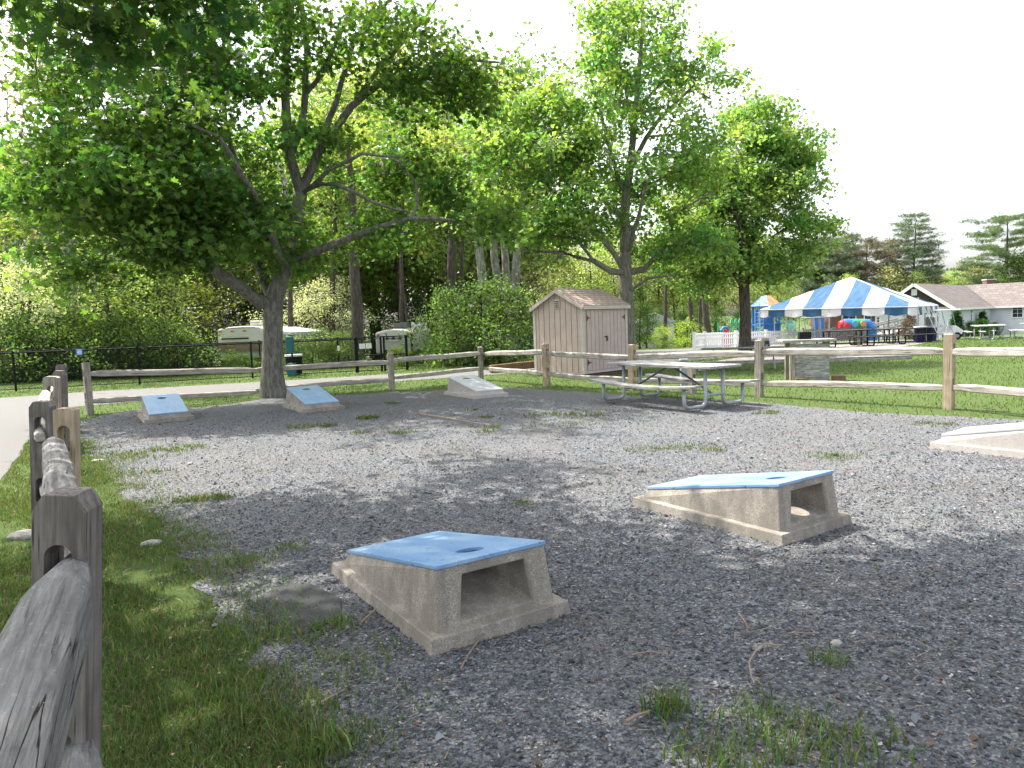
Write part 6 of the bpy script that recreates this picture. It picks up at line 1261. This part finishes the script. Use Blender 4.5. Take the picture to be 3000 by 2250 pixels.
def litter():
    rg = np.random.default_rng(15); n = 9500; X = rg.uniform(-6, 7, n); Y = 1.3 + 11 * rg.random(n) ** 1.6; k = (np.abs(X) < Y * .75) & ~in_boards(X, Y, .01) & (rg.random(n) < np.clip(.5 + .6 * nz2(X, Y, 2.5, 3), .08, 1)); X, Y = X[k], Y[k]; n = len(X)
    inp = inpoly(X, Y, PAD); c = np.stack([X, Y, np.where(inp, .03, .025) + GO], 1); V, T, kk = scatter(c, rg.uniform(.006, .018, n) * (1 + Y * .08), 'diamond', rg, np.array([0, 0, 2.0]), 0.0); cc_ = np.array([(.19, .09, .05), (.30, .20, .11), (.10, .05, .035), (.36, .27, .18)])[rg.integers(0, 4, n)] * rg.uniform(.6, 1.2, (n, 1))
    # fine straw and twig bits
    m = 1500; X = rg.uniform(-4, 5, m); Y = 1.4 + 8 * rg.random(m) ** 1.5; k = (np.abs(X) < Y * .72) & ~in_boards(X, Y, .02); X, Y = X[k], Y[k]; m = len(X); a = rg.uniform(0, 6.28, m); L = rg.uniform(.02, .08, m); w_ = .0016 * (1 + Y * .15); d = np.stack([np.cos(a), np.sin(a)], 1); p = np.stack([-d[:, 1], d[:, 0]], 1)
    V2 = np.zeros((m, 3, 3)); B = np.stack([X, Y], 1); V2[:, 0, :2] = B - p * w_[:, None]; V2[:, 1, :2] = B + p * w_[:, None]; V2[:, 2, :2] = B + d * L[:, None]; V2[:, :, 2] = .028 + GO; V2[:, 2, 2] = .036 + GO; T2 = np.arange(m * 3).reshape(-1, 3) + len(V)
    tag(link('leaf_litter', fast_mesh('leaf_litter', np.concatenate([V, V2.reshape(-1, 3)]), np.concatenate([T, T2]), np.concatenate([np.repeat(cc_, kk, 0), np.full((m * 3, 3), .3) * np.array([1, .8, .55])]), [M['litter']])), 'scattered brown leaf bits and straw over gravel and verge', 'leaf litter', kind='stuff')
litter()
def rock(u, v, sx, sy, sz, rz, label, seed):
    c = G(u, v); s = MB(); s.ico((0, 0, sz * .3), (sx, sy, sz), 3, .045, seed); me = s.mesh('rock', M['stone'], smooth=False); o = link('rock', me); o.location = (c.x, c.y, GO); o.rotation_euler = (0, 0, rz); tag(o, label, 'stone')
rock(442, 1587, .075, .035, .03, .5, 'small flat pale stone in the grass at the gravel edge', 1); rock(80, 1565, .14, .07, .045, .1, 'flat pale stone at the foot of the grey fence post at left', 2); rock(288, 1345, .09, .05, .02, .1, 'small whitish stone half sunk in the grass near the road', 4)
rock(2105 + 345, 1875, .03, .022, .02, .3, 'rounded grey pebble stone larger than the gravel around it at lower right', 6)
def twig(pts, r, label, z=.03, name='twig'):
    q = [G(u, v) for u, v in pts]; q = [Vector((p.x, p.y, z + GO + .006 * (i % 2))) for i, p in enumerate(q)]; MB().tube(q, [.78 * r * (1 - .5 * i / len(q)) for i in range(len(q))], 6).thing(name, M['twig'], label, name)
twig([(1230, 1215), (1300, 1226), (1380, 1240), (1435, 1249)], .016, 'long thin dark stick lying on the gravel in the middle distance', .04, 'stick')
twig([(2165, 1800), (2188, 1835), (2190, 1857), (2235, 1850), (2272, 1836)], .005, 'bent pale twig at centre right of the foreground gravel'); twig([(2290, 1895), (2245, 1892), (2213, 1912), (2195, 1945), (2200, 1980), (2210, 2010)], .006, 'curved pale twig hooking down below the bent one')
twig([(1850, 1922), (1900, 1916), (1955, 1918)], .006, 'straight pale twig lying across dark debris in the foreground'); twig([(1833, 2122), (1870, 2106), (1902, 2093)], .011, 'short thick pale stick near the spiky grass tuft', .035); twig([(2310, 1857), (2390, 1861)], .004, 'thin straight twig right of the bent one')
twig([(1058, 1828), (1082, 1808), (1102, 1786)], .009, 'short brown twig beside the left flange of the nearest board'); twig([(1350, 1962), (1372, 1925), (1390, 1895), (1421, 1862)], .005, 'pale curved twig in front of the nearest board'); twig([(2915, 1200), (2880, 1198)], .01, 'short stick in the sunny grass at right', .03)
twig([(945, 2058), (985, 2040), (1010, 2022)], .005, 'thin twig in the lower left gravel near the grass')
